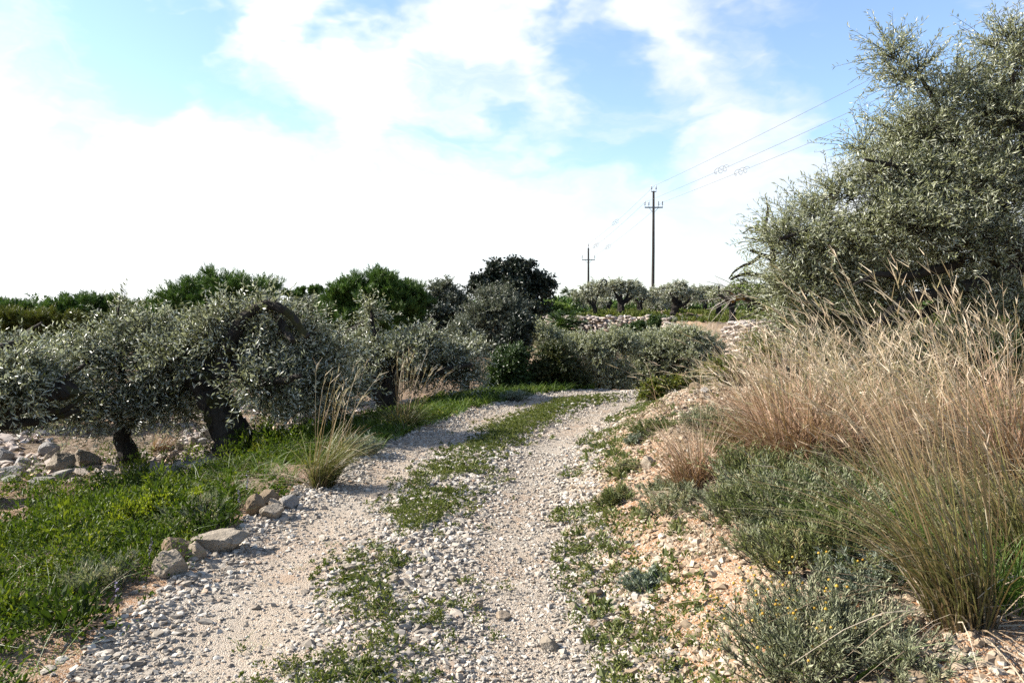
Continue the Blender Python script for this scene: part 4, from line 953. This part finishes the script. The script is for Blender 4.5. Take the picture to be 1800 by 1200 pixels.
def woods():
    g = np.random.default_rng(91); mb = MB(); n = 0
    for x0, x1, y0, y1, top, cnt in ((-75, -8, 55, 80, 2.0, 240), (-20, 4, 48, 70, 1.6, 110), (6, 60, 85, 110, 2.6, 200)):
        c = np.stack([x0 + (x1 - x0) * g.random(cnt), y0 + (y1 - y0) * g.random(cnt), np.zeros(cnt)], 1)
        for q in c:
            z0 = h1(q[0], q[1]); r = 1.0 + 1.1 * g.random(); hh = max(.7, top + g.normal() * .35 - z0)
            m = 70; u = runit(m, g); u[:, 2] = np.abs(u[:, 2]); p = np.array([q[0], q[1], z0]) + u * np.array([r, r, hh - .35]) * (g.random(m) ** .4)[:, None]
            twig_leaves(mb, p, unit(u + runit(m, g) * .6 + [0, 0, .4]), np.full(m, .5), 8, .34, .15, g, .1, .7)
    return tag(mb.build('woods', M['pine']), 'far-off dark scrub wood along the skyline behind the trees', 'woods', None, 'stuff')
woods()

# ------------------------------------------------------------------ power line
PX1, PY1, PX2, PY2 = 13.72, 75.0, 10.3, 104.0
def pole(px, py, top, label, arm, double, seed):
    b = on_ground(px, py); root = empty('utility_pole', b, label, 'utility pole')
    mb = MB(); add_tube(mb, [b - [0, 0, .3], b + [.02, 0, (top - b[2]) * .5], np.array([px, py, top])], [.17, .14, .105], 12); mb.build('pole', M['pole_wood'], root, b)
    za = top - 1.6
    mb = MB(); add_box(mb, (px, py - .15, za), (arm, .10, .11)); mb.build('crossarm', M['steel'], root, b)
    for s in (-1, 1):
        mb = MB(); add_tube(mb, [(px + s * .45, py - .16, za - .04), (px + s * .08, py - .14, za - .45)], .022, 5); mb.build('brace', M['steel'], root, b)
    mb = MB(); add_box(mb, (px, py - .12, top - .08), (.50 if double else .14, .08, .07)); mb.build('top_bracket', M['steel'], root, b)
    pos = [(s * arm * .485, za + .05) for s in (-1, 1)]
    if double: pos += [(s * arm * .27, za + .05) for s in (-1, 1)] + [(s * .22, top - .05) for s in (-1, 1)]
    else: pos += [(0, top)]
    for dx, z in pos:
        mb = MB(); base = (px + dx, py - .14, z)
        add_lathe(mb, base, [(.018, 0), (.018, .2), (.03, .2), (.085, .22), (.085, .25), (.03, .28), (.03, .34), (.075, .36), (.07, .39), (.025, .42), (.025, .48), (.05, .5), (.04, .54), (.01, .56)], 9)
        mb.build('insulator', M['ceramic'], root, b)
pole(PX1, PY1, 12.85, 'nearer dark wooden power pole with six upright insulators on a wide crossarm', 1.75, True, 1)
pole(PX2, PY2, 9.6, 'farther thin power pole with three insulators on a crossarm', 1.75, False, 2)
def wires():
    u = np.array([PX1 - PX2, PY1 - PY2]); u = u / np.linalg.norm(u)
    A = lambda dx, z: np.array([PX1 + dx, PY1 - .14, z]); B = lambda dx, z: np.array([PX2 + dx, PY2 - .14, z])
    C = lambda dx, z: np.array([PX1 + dx + u[0] * 92, PY1 + u[1] * 92, z])
    spans = []
    for nm, dx, za, zb, zc in (('upper', -.0, 13.3, 10.1, 13.9), ('left', -.85, 11.75, 8.55, 12.35), ('right', .85, 11.75, 8.55, 12.35)):
        for far, p, q in ((True, B(dx, zb), A(dx, za)), (False, A(dx, za), C(dx, zc))):
            t = np.linspace(0, 1, 40)[:, None]; c = p + (q - p) * t; c[:, 2] -= (.25 if far else .55) * 4 * (t * (1 - t))[:, 0]
            mb = MB(); add_tube(mb, c, .011, 5)
            tag(mb.build('power_line', M['wire'], origin=p, attrs=False), {True: {'upper': 'topmost wire between the two power poles', 'left': 'middle wire between the two power poles', 'right': 'lowest wire between the two power poles'},
                 False: {'upper': 'topmost wire from the nearer pole towards the upper right', 'left': 'middle wire from the nearer pole towards the upper right', 'right': 'lowest wire from the nearer pole, passing behind the tall olive'}}[far][nm], 'wire', 'power line wires')
            spans.append(c)
    return spans
SP = wires()
def diverter(c, px, label):
    """a wire spiral wound round a power line, to warn birds"""
    pxs = 900 + FPX * c[:, 0] / c[:, 1]; k = int(np.argmin(np.abs(pxs - px))); k = min(max(k, 1), len(c) - 2)
    f = (px - pxs[k]) / (pxs[k + 1] - pxs[k] + 1e-9); p = c[k] + (c[k + 1] - c[k]) * f
    t = unit(c[k + 1] - c[k - 1]); a = np.linspace(-1, 1, 80)
    n1 = unit(np.cross(t, [0, 0, 1.])); n2 = np.cross(n1, t); r = .22 * np.sqrt(np.clip(1.02 - np.abs(a) ** 4, 0, 1))
    pts = p + t * (a * 1.2)[:, None] + (n1 * np.cos(a * 9.4)[:, None] + n2 * np.sin(a * 9.4)[:, None]) * r[:, None]
    mb = MB(); add_tube(mb, pts, .013, 5)
    tag(mb.build('bird_diverter', M['grey_plastic'], origin=p, attrs=False), label, 'bird diverter', 'spiral bird markers on the wires')
diverter(SP[3], 1265, 'left one of the two grey spiral markers on the wires right of the nearer pole')
diverter(SP[5], 1300, 'right one of the two grey spiral markers on the wires right of the nearer pole')
diverter(SP[0], 1081, 'grey spiral marker on the topmost wire between the poles')
diverter(SP[2], 1047, 'grey spiral marker on the middle wire close to the farther pole')
diverter(SP[4], 1068, 'grey spiral marker on the lowest wire close to the farther pole')

# ------------------------------------------------------------------ tall dry grass
def plumes(mb, tip, td, n, g, ln=.05, al=.95):
    """small paired spikelets along the last stretch of each stem"""
    k = 5
    p = np.repeat(tip[:, None], k, 1) - np.repeat(td[:, None], k, 1) * (g.random((len(tip), k, 1)) * .13)
    dd = unit(np.repeat(td[:, None], k, 1) + runit(len(tip) * k, g).reshape(-1, k, 3) * .45)
    add_blades(mb, p.reshape(-1, 3), dd.reshape(-1, 3), ln * (.6 + .8 * g.random(len(tip) * k)), .0042, g, .2, 1, (al - .1, al))
def tuft(px, py, label, n, h, r, m, seed, lean=(0, 0), spread=.35, bend=.35, leafn=None, leafh=.55, wd=.0042, group='tall dry grass tufts', xy=None, leaf_m=None, plume=True, hv=.45, dead=.33):
    g = np.random.default_rng(seed + 300)
    b = on_ground(*xy) if xy else G(px, py)
    root = empty('grass_tuft', b, label, 'grass tuft', group)
    ln_ = np.array([lean[0], lean[1], 0.])
    k = .8 + .08 * b[1]                                   # a little thicker far away so that stems hold together
    def base(n_):
        a = g.random(n_) * 2 * pi; rr = r * np.sqrt(g.random(n_)); p = b + np.stack([np.cos(a) * rr, np.sin(a) * rr, 0 * a], 1); p[:, 2] = height(p[:, 0], p[:, 1]) - .02
        o = (p - b) / max(r, 1e-3); o[:, 2] = 0
        return p, o
    mb = MB(); p, o = base(n)
    d = unit(np.array([0, 0, 1.]) + o * spread * .7 + runit(n, g) * spread * .42 + ln_)
    hh = h * (1 - hv + hv * g.random(n) ** .8 * 1.15)
    tip, td, c = add_blades(mb, p, d, hh, wd * k * (.7 + .5 * g.random(n)), g, bend * (.2 + g.random(n) ** 2 * 1.7), 6, (.12, .95), bend_dir=ln_ * 2.0)
    if plume: plumes(mb, tip, td, n, g, .06 * (.8 + .05 * b[1]))
    mb.build('stems', M[m], root, b)
    nl = leafn if leafn is not None else n
    mb = MB(); p, o = base(nl)
    d = unit(np.array([0, 0, 1.]) + o * spread * .9 + runit(nl, g) * spread * .7 + ln_ * .6)
    add_blades(mb, p, d, h * leafh * (.45 + .75 * g.random(nl)), wd * 1.25 * k, g, .25 + .7 * g.random(nl), 5, (0, .62), bend_dir=ln_)
    mb.build('leaf_blades', M[leaf_m or m], root, b)
    nd_ = max(6, int(nl * dead)); mb = MB(); p, o = base(nd_)
    d = unit(np.array([0, 0, .45]) + o * .9 + runit(nd_, g) * .75); d[:, 2] = np.abs(d[:, 2])
    add_blades(mb, p, d, h * .38 * (.4 + g.random(nd_)), wd * 1.3 * k, g, .5 + .9 * g.random(nd_), 5)
    mb.build('dead_leaves', M['litter'], root, b)
    return root
# right bank
tuft(1400, 842, 'big pinkish dry grass tuft nearest the track bend', 150, 1.06, .19, 'straw_pink', 1, (-.01, .0), .32, .34, 560, .64, .0058)
tuft(1462, 846, 'pinkish dry grass tuft right beside the biggest pinkish one', 110, 1.06, .15, 'straw_pink', 2, (-.02, .0), .32, .34, 420, .64, .0058)
tuft(1380, 780, 'pinkish dry grass tuft behind the biggest pinkish one', 90, .95, .18, 'straw_pink', 3, (-.01, 0), .32, .34, 380, .66, .005)
tuft(1218, 860, 'small brown dry grass tuft alone on the open bank', 120, .52, .10, 'straw_pink', 4, (-.03, 0), .30, .25, 280, .85, plume=False)
tuft(1690, 1092, 'tall green-based grass tuft with straw stems, nearest to the camera', 95, 1.30, .11, 'straw_green', 5, (-.10, .04), .24, .40, 240, .55, .0052)
tuft(1575, 800, 'pinkish dry grass tuft behind the green grass clump', 60, .86, .15, 'straw_pink', 6, (-.02, 0), .32, .34, 260, .66, .005)
tuft(1655, 775, 'pinkish dry grass tuft behind the nearest tall tuft', 40, .9, .16, 'straw_pink', 7, (-.02, 0), .32, .34, 200, .66, .005)
tuft(1775, 850, 'pinkish dry grass tuft at the right edge of the photo', 110, 1.02, .18, 'straw_pink', 8, (-.03, 0), .32, .36, 400, .68, .0055)
tuft(1750, 750, 'straw grass tuft farther back at the right edge', 50, 1.1, .2, 'straw', 9, (-.03, 0), .36, .36, 150, .6, .005)
tuft(1830, 1010, 'green-based grass tuft cut by the right edge of the photo', 60, 1.25, .12, 'straw_green', 10, (-.08, .03), .24, .40, 200, .55, .0052)
tuft(1520, 748, 'straw grass tuft in front of the tall olive', 40, .95, .2, 'straw', 12, (-.02, 0), .36, .36, 100, .6, .005)
tuft(1440, 745, 'straw grass tuft under the left side of the tall olive', 36, .9, .2, 'straw', 13, (-.02, 0), .36, .36, 90, .6, .005)
tuft(1610, 895, 'straw grass tuft just behind the green grass clump', 60, 1.1, .13, 'straw', 14, (-.06, 0), .36, .36, 120, .5, .005)
tuft(1285, 800, 'thin straw stems among the grey shrubs on the bank', 26, .85, .12, 'straw', 15, (-.04, 0), .34, .4, 40, .5)
tuft(1205, 735, 'sparse straw stems on the crest of the bank', 18, .75, .3, 'straw', 16, (-.08, 0), .34, .35, 30, .4)
tuft(1320, 730, 'loose straw grass tuft behind the crest of the bank', 40, .75, .18, 'straw', 17, (-.02, 0), .36, .36, 90, .7)
tuft(1665, 960, 'few very tall pale stems rising above the green grass clump', 22, 1.5, .16, 'straw', 18, (-.10, 0), .32, .3, 20, .4, .0052, hv=.35)
tuft(1520, 870, 'few tall arching straw stems leaning left over the grey-green shrubs', 20, 1.25, .16, 'straw', 19, (-.12, 0), .32, .45, 20, .4, .005, hv=.4)
# left verge
tuft(566, 856, 'green-based grass tuft with a few long straw stems at the left track edge', 13, 1.15, .10, 'straw', 20, (.08, 0), .20, .14, 420, .46, .0042, leaf_m='tuft_green', hv=.3, dead=.12)
tuft(708, 752, 'golden grass tuft in front of the forked olive trunk', 30, 1.05, .12, 'straw', 21, (.05, 0), .42, .15, 260, .40, .0046, leaf_m='tuft_green', hv=.4, dead=.15)
tuft(600, 800, 'single long straw stems behind the first grass tuft', 6, 1.1, .12, 'straw', 22, (.10, 0), .2, .12, 60, .3)
tuft(280, 792, 'small orange dry grass tuft right of the thin olive trunk', 60, .42, .1, 'straw_pink', 23, (.25, 0), .4, .4, 80, .7, plume=False)
# fresh green clumps
def green_clump(px, py, label, n, h, r, seed, m='grass', group='green grass clumps', xy=None):
    g = np.random.default_rng(seed + 700); b = on_ground(*xy) if xy else G(px, py)
    a = g.random(n) * 2 * pi; rr = r * np.sqrt(g.random(n)); p = b + np.stack([np.cos(a) * rr, np.sin(a) * rr, 0 * a], 1); p[:, 2] = height(p[:, 0], p[:, 1]) - .015
    o = (p - b) / r; o[:, 2] = 0
    mb = MB(); add_blades(mb, p, unit(np.array([0, 0, 1.]) + o * .6 + runit(n, g) * .4), h * (.5 + .6 * g.random(n)), .0055 * (.8 + .07 * b[1]), g, .2 + .6 * g.random(n), 4)
    return tag(mb.build('grass_clump', M[m], origin=b), label, 'grass clump', group)
green_clump(1515, 958, 'bright green grass clump between the grey shrubs and the nearest tall tuft', 1000, .38, .22, 1)
green_clump(1590, 905, 'green grass clump touching the nearest tall tuft', 500, .32, .2, 2)
green_clump(1770, 1050, 'green grass clump at the right edge behind the nearest tall tuft', 600, .34, .22, 3)
green_clump(1480, 1195, 'few broad green blades low beside the yellow-dotted shrub', 26, .3, .08, 4)

# ------------------------------------------------------------------ shrubs on the bank
def low_shrub(px, py, label, n, h, r, m, seed, leaf_len=.028, leaf_w=.006, nl=16, group='low shrubs on the bank', flowers=0, lean=(0, 0), flat=.8, cat='shrub', name='low_shrub'):
    g = np.random.default_rng(seed + 900); b = G(px, py)
    root = empty(name, b, label, cat, group)
    a = g.random(n) * 2 * pi; rr = r * .6 * np.sqrt(g.random(n)); p = b + np.stack([np.cos(a) * rr, np.sin(a) * rr, 0 * a], 1); p[:, 2] = height(p[:, 0], p[:, 1]) - .02
    d = unit(runit(n, g) * np.array([1, 1, .5]) * (r / h) * .6 + (p - b) / r * .5 * np.array([1, 1, 0]) + np.array([lean[0], lean[1], .6])); d[:, 2] = np.abs(d[:, 2])
    ln = h * (.6 + .55 * g.random(n)) / np.maximum(.45, d[:, 2] * .6 + .4)
    ln = np.minimum(ln, np.hypot(r, h)) * .72
    q = p + d * ln[:, None] * .45
    mb = MB()
    sp = np.stack([p, q, p + d * ln[:, None]], 1); V, Q = tubes(sp, np.broadcast_to(np.array([.004, .003, .0012]), (n, 3)), 3); mb.add(V, Q)
    # side shoots
    k = 5; sb = np.repeat(p, k, 0) + np.repeat(d * ln[:, None], k, 0) * (.3 + .6 * g.random((n * k, 1)))
    sd_ = unit(np.repeat(d, k, 0) + runit(n * k, g) * .6 + [0, 0, .25]); sl = .28 * h * (.5 + g.random(n * k))
    V, Q = tubes(np.stack([sb, sb + sd_ * sl[:, None] * .5, sb + sd_ * sl[:, None]], 1), np.broadcast_to(np.array([.002, .0015, .0008]), (n * k, 3)), 3); mb.add(V, Q)
    mb.build('stems', M['bark_grey'], root, b)
    mb = MB(); kk = 1 + .06 * b[1]; nl = int(nl * .75)
    tm = np.repeat(np.where(g.random(n) < .22, .35, -.05), k)
    twig_leaves(mb, sb, sd_, sl, nl, leaf_len * kk, leaf_w * kk * .8, g, .02, .5, .0, tm)
    twig_leaves(mb, p + d * ln[:, None] * .3, d, ln * .7, nl, leaf_len * kk, leaf_w * kk, g, 0, .55, .0)
    mb.build('foliage', M[m], root, b)
    if flowers:
        mb = MB(); tips = sb + sd_ * sl[:, None]; tips = tips[np.argsort(-(tips[:, 2] - tips[:, 0] * .5) + g.normal(size=len(tips)) * .08)[:flowers]] + [0, 0, .012]
        v0, f0 = ICO0; s = .0055 + .003 * g.random(flowers)
        mb.add((tips[:, None] + v0[None] * s[:, None, None] * np.array([1, 1, .8])).reshape(-1, 3), None, (f0[None] + (np.arange(flowers) * 12)[:, None, None]).reshape(-1, 3), np.repeat(g.random(flowers), 12))
        mb.build('blossoms', M['yellow'], root, b)
    return root
low_shrub(1425, 1165, 'grey-green rounded shrub dotted with yellow button flowers, nearest to the camera', 190, .33, .26, 'grey_shrub', 1, .024, .0045, 20, flowers=80)
low_shrub(1590, 1180, 'thin half-dry grey shrub at the foot of the nearest tall grass tuft', 40, .18, .2, 'grey_shrub', 2, .026, .0045, 12)
low_shrub(1335, 868, 'green-grey shrub at the foot of the biggest pinkish grass tuft', 90, .38, .26, 'green_shrub', 3)
low_shrub(1425, 925, 'grey-green shrub in front of the pinkish grass tufts', 100, .40, .30, 'grey_shrub', 4)
low_shrub(1375, 975, 'grey shrub spilling down the bank above the pale grey rock', 70, .28, .24, 'grey_shrub', 5)
low_shrub(1440, 1000, 'dull green shrub in front of the bright green grass clump', 80, .32, .28, 'green_shrub', 6)
low_shrub(1148, 762, 'dense green cushion shrub on the open bank', 90, .17, .26, 'green_shrub', 7, .022, .007, 18)
low_shrub(1122, 778, 'small silvery cushion at the left foot of the green cushion shrub', 40, .12, .13, 'silver', 8, .022, .007, 18)
low_shrub(1185, 888, 'low grey twiggy shrub below the small brown grass tuft', 46, .16, .2, 'grey_shrub', 9)
low_shrub(1310, 805, 'grey-green shrub behind the small brown grass tuft', 70, .36, .28, 'green_shrub', 10)
low_shrub(1138, 1028, 'small blue-grey cushion plant on the stony right edge of the track', 40, .11, .11, 'silver', 11, .022, .009, 14)
low_shrub(1062, 785, 'flat green cushion plant at the right edge of the track below the bank', 50, .09, .2, 'green_shrub', 12, .02, .008, 14)
low_shrub(1085, 885, 'spiky green weed clump at the right edge of the track', 40, .16, .12, 'green_shrub', 13, .03, .006, 14)
low_shrub(1240, 760, 'thin grey shrub on the crest of the bank', 50, .3, .26, 'grey_shrub', 14)
low_shrub(1490, 870, 'grey-green shrub in the shade between the pinkish tufts', 50, .34, .24, 'green_shrub', 15)
low_shrub(1700, 960, 'green shrubby plant behind the nearest tall grass tuft', 70, .42, .3, 'green_shrub', 16)
low_shrub(345, 1030 - 105, 'soft grey-green bush among the herbs left of the flat slab', 34, .26, .2, 'grey_shrub', 17, group='low bushes on the left verge')
low_shrub(640, 800, 'small silvery herb clump right of the first grass tuft', 40, .26, .18, 'silver', 18, group='low bushes on the left verge')
low_shrub(905, 705, 'pale silvery cushion at the far left track edge', 40, .22, .2, 'silver', 19, group='low bushes on the left verge')
low_shrub(180, 1040, 'dusty grey-green bush low in the left corner herbs', 34, .24, .2, 'grey_shrub', 20, group='low bushes on the left verge')
low_shrub(265, 915, 'yellow-flowering spurge clump on the left verge', 60, .30, .26, 'spurge', 21, .024, .012, 12, group='low bushes on the left verge')
low_shrub(470, 800, 'dark leafy weed clump at the foot of the leaning trunk', 46, .42, .36, 'herb', 22, .04, .016, 12, group='low bushes on the left verge')

low_shrub(1420, 820, 'dull grey shrub under the stems of the second pinkish grass tuft', 80, .4, .3, 'grey_shrub', 23)
low_shrub(1290, 905, 'grey twiggy shrub right of the low grey one on the bank', 60, .24, .24, 'grey_shrub', 24)
low_shrub(1365, 915, 'green-grey shrub between the two widest grey shrubs', 90, .36, .3, 'green_shrub', 25)
low_shrub(1530, 1040, 'half-dry silvery shrub right of the yellow-dotted shrub', 50, .2, .22, 'silver', 26)
low_shrub(1105, 830, 'small dull green weed clump left of the white-topped rock', 36, .12, .16, 'green_shrub', 27, .024, .008, 12)
low_shrub(1160, 865, 'small grey weed clump below the white-topped rock', 36, .14, .16, 'grey_shrub', 28, .024, .007, 12)
def salvia(px, py, h, label, seed):
    g = np.random.default_rng(seed); b = G(px, py); root = empty('wild_flower', b, label, 'flower', 'mauve flower spikes')
    mb = MB(); top = b + [.02 * g.normal(), 0, h]; add_tube(mb, [b, (b + top) / 2, top], .003, 5); mb.build('stem', M['green_shrub'], root, b)
    mb = MB(); n = 26; p = b + (top - b) * (.55 + .45 * g.random((n, 1))); add_leaves(mb, p, unit(runit(n, g) + [0, 0, .2]), .013, .009, g); mb.build('petals', M['mauve'], root, b)
salvia(434, 900, .32, 'tall mauve flower spike left of the heap of five rocks', 1)
salvia(420, 912, .22, 'shorter mauve flower spike left of the tall one', 2)
salvia(257, 1020, .26, 'mauve flower spike left of the orange-tinged rock', 3)
salvia(210, 1088, .2, 'mauve flower spike in the bottom left herbs', 4)

mb = MB(); b = P(610, 748, dB + 1.6); a_ = P(440, 744, dB + 1.2); z0 = h1(*b[:2])
a_[2] = h1(*a_[:2]) + .06; b[2] = h1(*b[:2]) + .05
c = catmull([a_, (a_ + b) / 2 + [0, 0, .03], b], 14); add_tube(mb, c, np.linspace(.06, .045, 14), 8, True, .2, 4)
tag(mb.build('fallen_log', M['bark_dark'], origin=a_), 'thin dark log lying level in the shade between two olive trunks', 'log')

# ------------------------------------------------------------------ ground cover (uncountable)
def herbs():
    g = np.random.default_rng(33)
    def leafy(n, x0, x1, y0, y1, dens, m, nm, label, hmax, leaf, per, yp=1.2, hw=1.0):
        p, s = scatter(n, x0, x1, y0, y1, g, dens, yp); k = len(p)
        z = height(p[:, 0], p[:, 1]); hn = smooth(-.25, .3, fbm(p[:, 0] * 1.4, p[:, 1] * 1.4, 51)); hh = hmax * (.25 + .9 * hn) * (.5 + .6 * g.random(k))
        B = np.concatenate([p, z[:, None]], 1)
        u = g.random((k, per)); off = runit(k * per, g).reshape(k, per, 3) * np.array([1, 1, .2]) * (hh * .45 * hw)[:, None, None] * np.sqrt(u)[..., None]
        pos = B[:, None] + off; pos[..., 2] += hh[:, None] * (.1 + .9 * g.random((k, per))) * (1 - .35 * u)
        dd = unit(off / np.maximum(hh[:, None, None], .02) + runit(k * per, g).reshape(k, per, 3) * .55 + np.array([0, 0, .45]))
        sz = leaf * (.6 + .8 * g.random((k, per))) * (.8 + .045 * p[:, 1:2])
        tn = np.clip(np.repeat(g.beta(2, 2.3, k)[:, None], per, 1) * .6 + .4 * g.random((k, per)) + .25 * fbm(p[:, 0] * .9, p[:, 1] * .9, 61)[:, None], 0, 1)
        mb = MB(); add_leaves(mb, pos.reshape(-1, 3), dd.reshape(-1, 3), sz.reshape(-1), (sz * (.42 + .2 * g.random((k, per)))).reshape(-1), g, tn.reshape(-1), .25)
        tag(mb.build(nm, M[m]), label, nm.replace('_', ' '), None, 'stuff')
    def dv(x, y, s):
        open_ = smooth(-.04, .08, fbm(x * .6 + 3, y * .9, 71))               # bare litter strips farther from the track
        edge = smooth(-1.15, -1.7, s + .25 * fbm(x * 2, y * 2, 5))
        return edge * np.where(y < 6.2, 1.0, np.where(s > -2.6, 1.0, open_ * .8)) * (1 - .85 * smooth(8.2, 9.6, y) * (s < -3.0))
    def dvc(x, y, s): return dv(x, y, s) * smooth(-.16, .02, fbm(x * 1.9, y * 1.9, 91))
    leafy(15000, -9, 0, 2.2, 11.5, dvc, 'herb', 'herbs', 'dense low green herbs covering the left verge', .24, .030, 18, 1.25)
    def clumps():
        c, s = scatter(2000, -9, 0, 2.3, 11, g, lambda x, y, s: dvc(x, y, s) * (s < -1.4), 1.2); mb = MB()
        for (cx, cy) in c:
            hh = .10 + .34 * g.random() ** 1.8; rr = .08 + .16 * g.random(); n = int(60 + 150 * rr * hh / .08); z = h1(cx, cy)
            u = runit(n, g); u[:, 2] = np.abs(u[:, 2]); f = g.random(n)[:, None] ** .4
            pos = np.array([cx, cy, z]) + u * f * np.array([rr, rr, hh]); lf = (.018 + .045 * g.random() ** 2) * (.8 + .045 * cy)
            tn = np.clip(g.random() * .75 + .3 * g.random(n) - .05, 0, 1)
            add_leaves(mb, pos, unit(u + runit(n, g) * .7 + [0, 0, .3]), lf * (.6 + .7 * g.random(n)), lf * (.25 + .3 * g.random()) * (.8 + .4 * g.random(n)), g, tn, .25)
        tag(mb.build('leafy_herbs', M['herb']), 'taller leafy herbs and weeds scattered through the left verge', 'herbs', None, 'stuff')
    clumps()
    leafy(5000, -4, 3, 8, 15.5, lambda x, y, s: (s < -1.2) * (s > -3.4) * 1.0, 'herb', 'verge_herbs', 'green herbs along the far left edge of the track', .2, .035, 14, 1.0)
    def dc(x, y, s):
        st = np.exp(-((s + .05) / .31) ** 2) * smooth(-.11, .04, fbm(x * 1.7, y * 1.3, 81) + .022 * (y - 4.0))
        return st
    leafy(32000, -2.2, 3.2, 2.4, 13.8, dc, 'weed', 'track_weeds', 'small green weeds growing along the middle of the track', .075, .019, 18, 1.15, 1.7)
    def dr(x, y, s): return (s > .95) * (.12 + .88 * (1 - smooth(1.45, 1.8, s))) * (s < 3.0) * smooth(.0, .12, fbm(x * 1.6, y * 1.6, 83) + .16 * np.exp(-((s - 1.2) / .35) ** 2)) * .8
    leafy(12000, .2, 5, 2.3, 13, dr, 'weed', 'bank_weeds', 'small scattered green weeds on the stony right bank', .08, .020, 14, 1.1, 1.7)
    leafy(1500, -2.2, 3.2, 2.4, 11, dc, 'green_shrub', 'weed_rosettes', 'flat leafy rosettes growing in the grass strip of the track', .035, .042, 9, 1.2, 1.9)
    leafy(1800, .2, 5, 2.3, 9, dr, 'green_shrub', 'bank_rosettes', 'flat leafy rosettes along the foot of the right bank', .05, .045, 10, 1.2, 1.9)
    leafy(5000, 1.5, 7, 5.0, 11.5, lambda x, y, s: (s > 3.0) * 1.0, 'green_shrub', 'bank_herbs', 'dull green undergrowth below the tall dry grass', .28, .03, 14, 1.0)
    leafy(5200, 2, 26, 23, 62, lambda x, y, s: smooth(-.08, .1, fbm(x * .5, y * .5, 95)) * 1.0, 'weed', 'terrace_weeds', 'low dull weeds over the terraces below the far olives', .22, .07, 12, 1.3)
    # grass blades
    def blades(n, x0, x1, y0, y1, dens, nm, label, h, w, m='grass', yp=1.2, per=6):
        p, s = scatter(n, x0, x1, y0, y1, g, dens, yp); q = np.repeat(p, per, 0) + g.normal(size=(len(p) * per, 2)) * .02
        z = height(q[:, 0], q[:, 1]) - .008; B = np.concatenate([q, z[:, None]], 1); k = len(B)
        mb = MB(); add_blades(mb, B, unit(runit(k, g) * .55 + [0, 0, 1.]), h * (.35 + .9 * g.random(k)), w * (.8 + .07 * q[:, 1]), g, .2 + .6 * g.random(k), 3)
        tag(mb.build(nm, M[m]), label, nm.replace('_', ' '), None, 'stuff')
    blades(5200, -8, 1, 2.2, 11, lambda x, y, s: dv(x, y, s) * .8, 'grass', 'green grass blades among the herbs on the left verge', .22, .0045)
    blades(4200, -3.5, 2.6, 8.5, 15.5, lambda x, y, s: (s < -1.15) * (s > -2.6) * 1.0, 'verge_grass', 'bright green grass strip along the far left track edge', .22, .005)
    blades(5200, -2.2, 3.2, 2.4, 13.5, dc, 'track_grass', 'short grass growing along the middle of the track', .075, .003, per=7)
    blades(2200, .2, 4, 2.3, 13, dr, 'bank_grass', 'short grass scattered over the right bank', .12, .0032)
    blades(4200, .8, 4.5, 2.3, 9, lambda x, y, s: (s > 1.6) * smooth(-.05, .1, fbm(x * 1.2, y * 1.2, 87)), 'dry_grass', 'short dry straw scattered below the shrubs on the right bank', .16, .003, 'litter')
    blades(700, -8, 1, 2.2, 11, lambda x, y, s: dv(x, y, s) * .8, 'dry_stems', 'thin dry stems standing among the herbs on the left verge', .26, .0028, 'litter', per=4)
    blades(900, -2.2, 3.2, 2.4, 13.5, dc, 'dry_bents', 'short dry bents in the grass strip along the track', .10, .0026, 'litter', per=5)
    # fallen straw and twigs lying about
    def lying(n, x0, x1, y0, y1, dens, nm, label, ln, w, m='litter'):
        p, s = scatter(n, x0, x1, y0, y1, g, dens, 1.2); k = len(p); B = np.concatenate([p, height(p[:, 0], p[:, 1])[:, None] + .006 + .02 * g.random((k, 1))], 1)
        mb = MB(); add_blades(mb, B, unit(runit(k, g) * np.array([1, 1, .16])), ln * (.4 + g.random(k)), w * (.8 + .06 * p[:, 1]), g, .05, 2)
        tag(mb.build(nm, M[m]), label, nm.replace('_', ' '), None, 'stuff')
    lying(5200, .8, 4.5, 2.3, 9, lambda x, y, s: (s > 1.5) * smooth(-.1, .1, fbm(x * 1.2, y * 1.2, 87)), 'straw_litter', 'dry straw lying under the shrubs on the right bank', .16, .003)
    lying(16000, -9, -1, 5, 13, lambda x, y, s: (s < -2.2) * 1.0, 'leaf_litter', 'pale dry leaf litter and prunings under the olive trees', .07, .007)
herbs()
mb = MB(); g = np.random.default_rng(8); p0 = G(1640, 1030) + [0, 0, .12]; p2 = P(1385, 990, 3.75)
c = catmull([p0, P(1560, 966, 3.5), P(1480, 966, 3.6), p2], 20); add_tube(mb, c, np.linspace(.0045, .0022, 20), 5)
tag(mb.build('straw_stalk', M['bark_pale'], origin=p0), 'long bent pale straw stalk arching over the ground before the green clump', 'stalk')
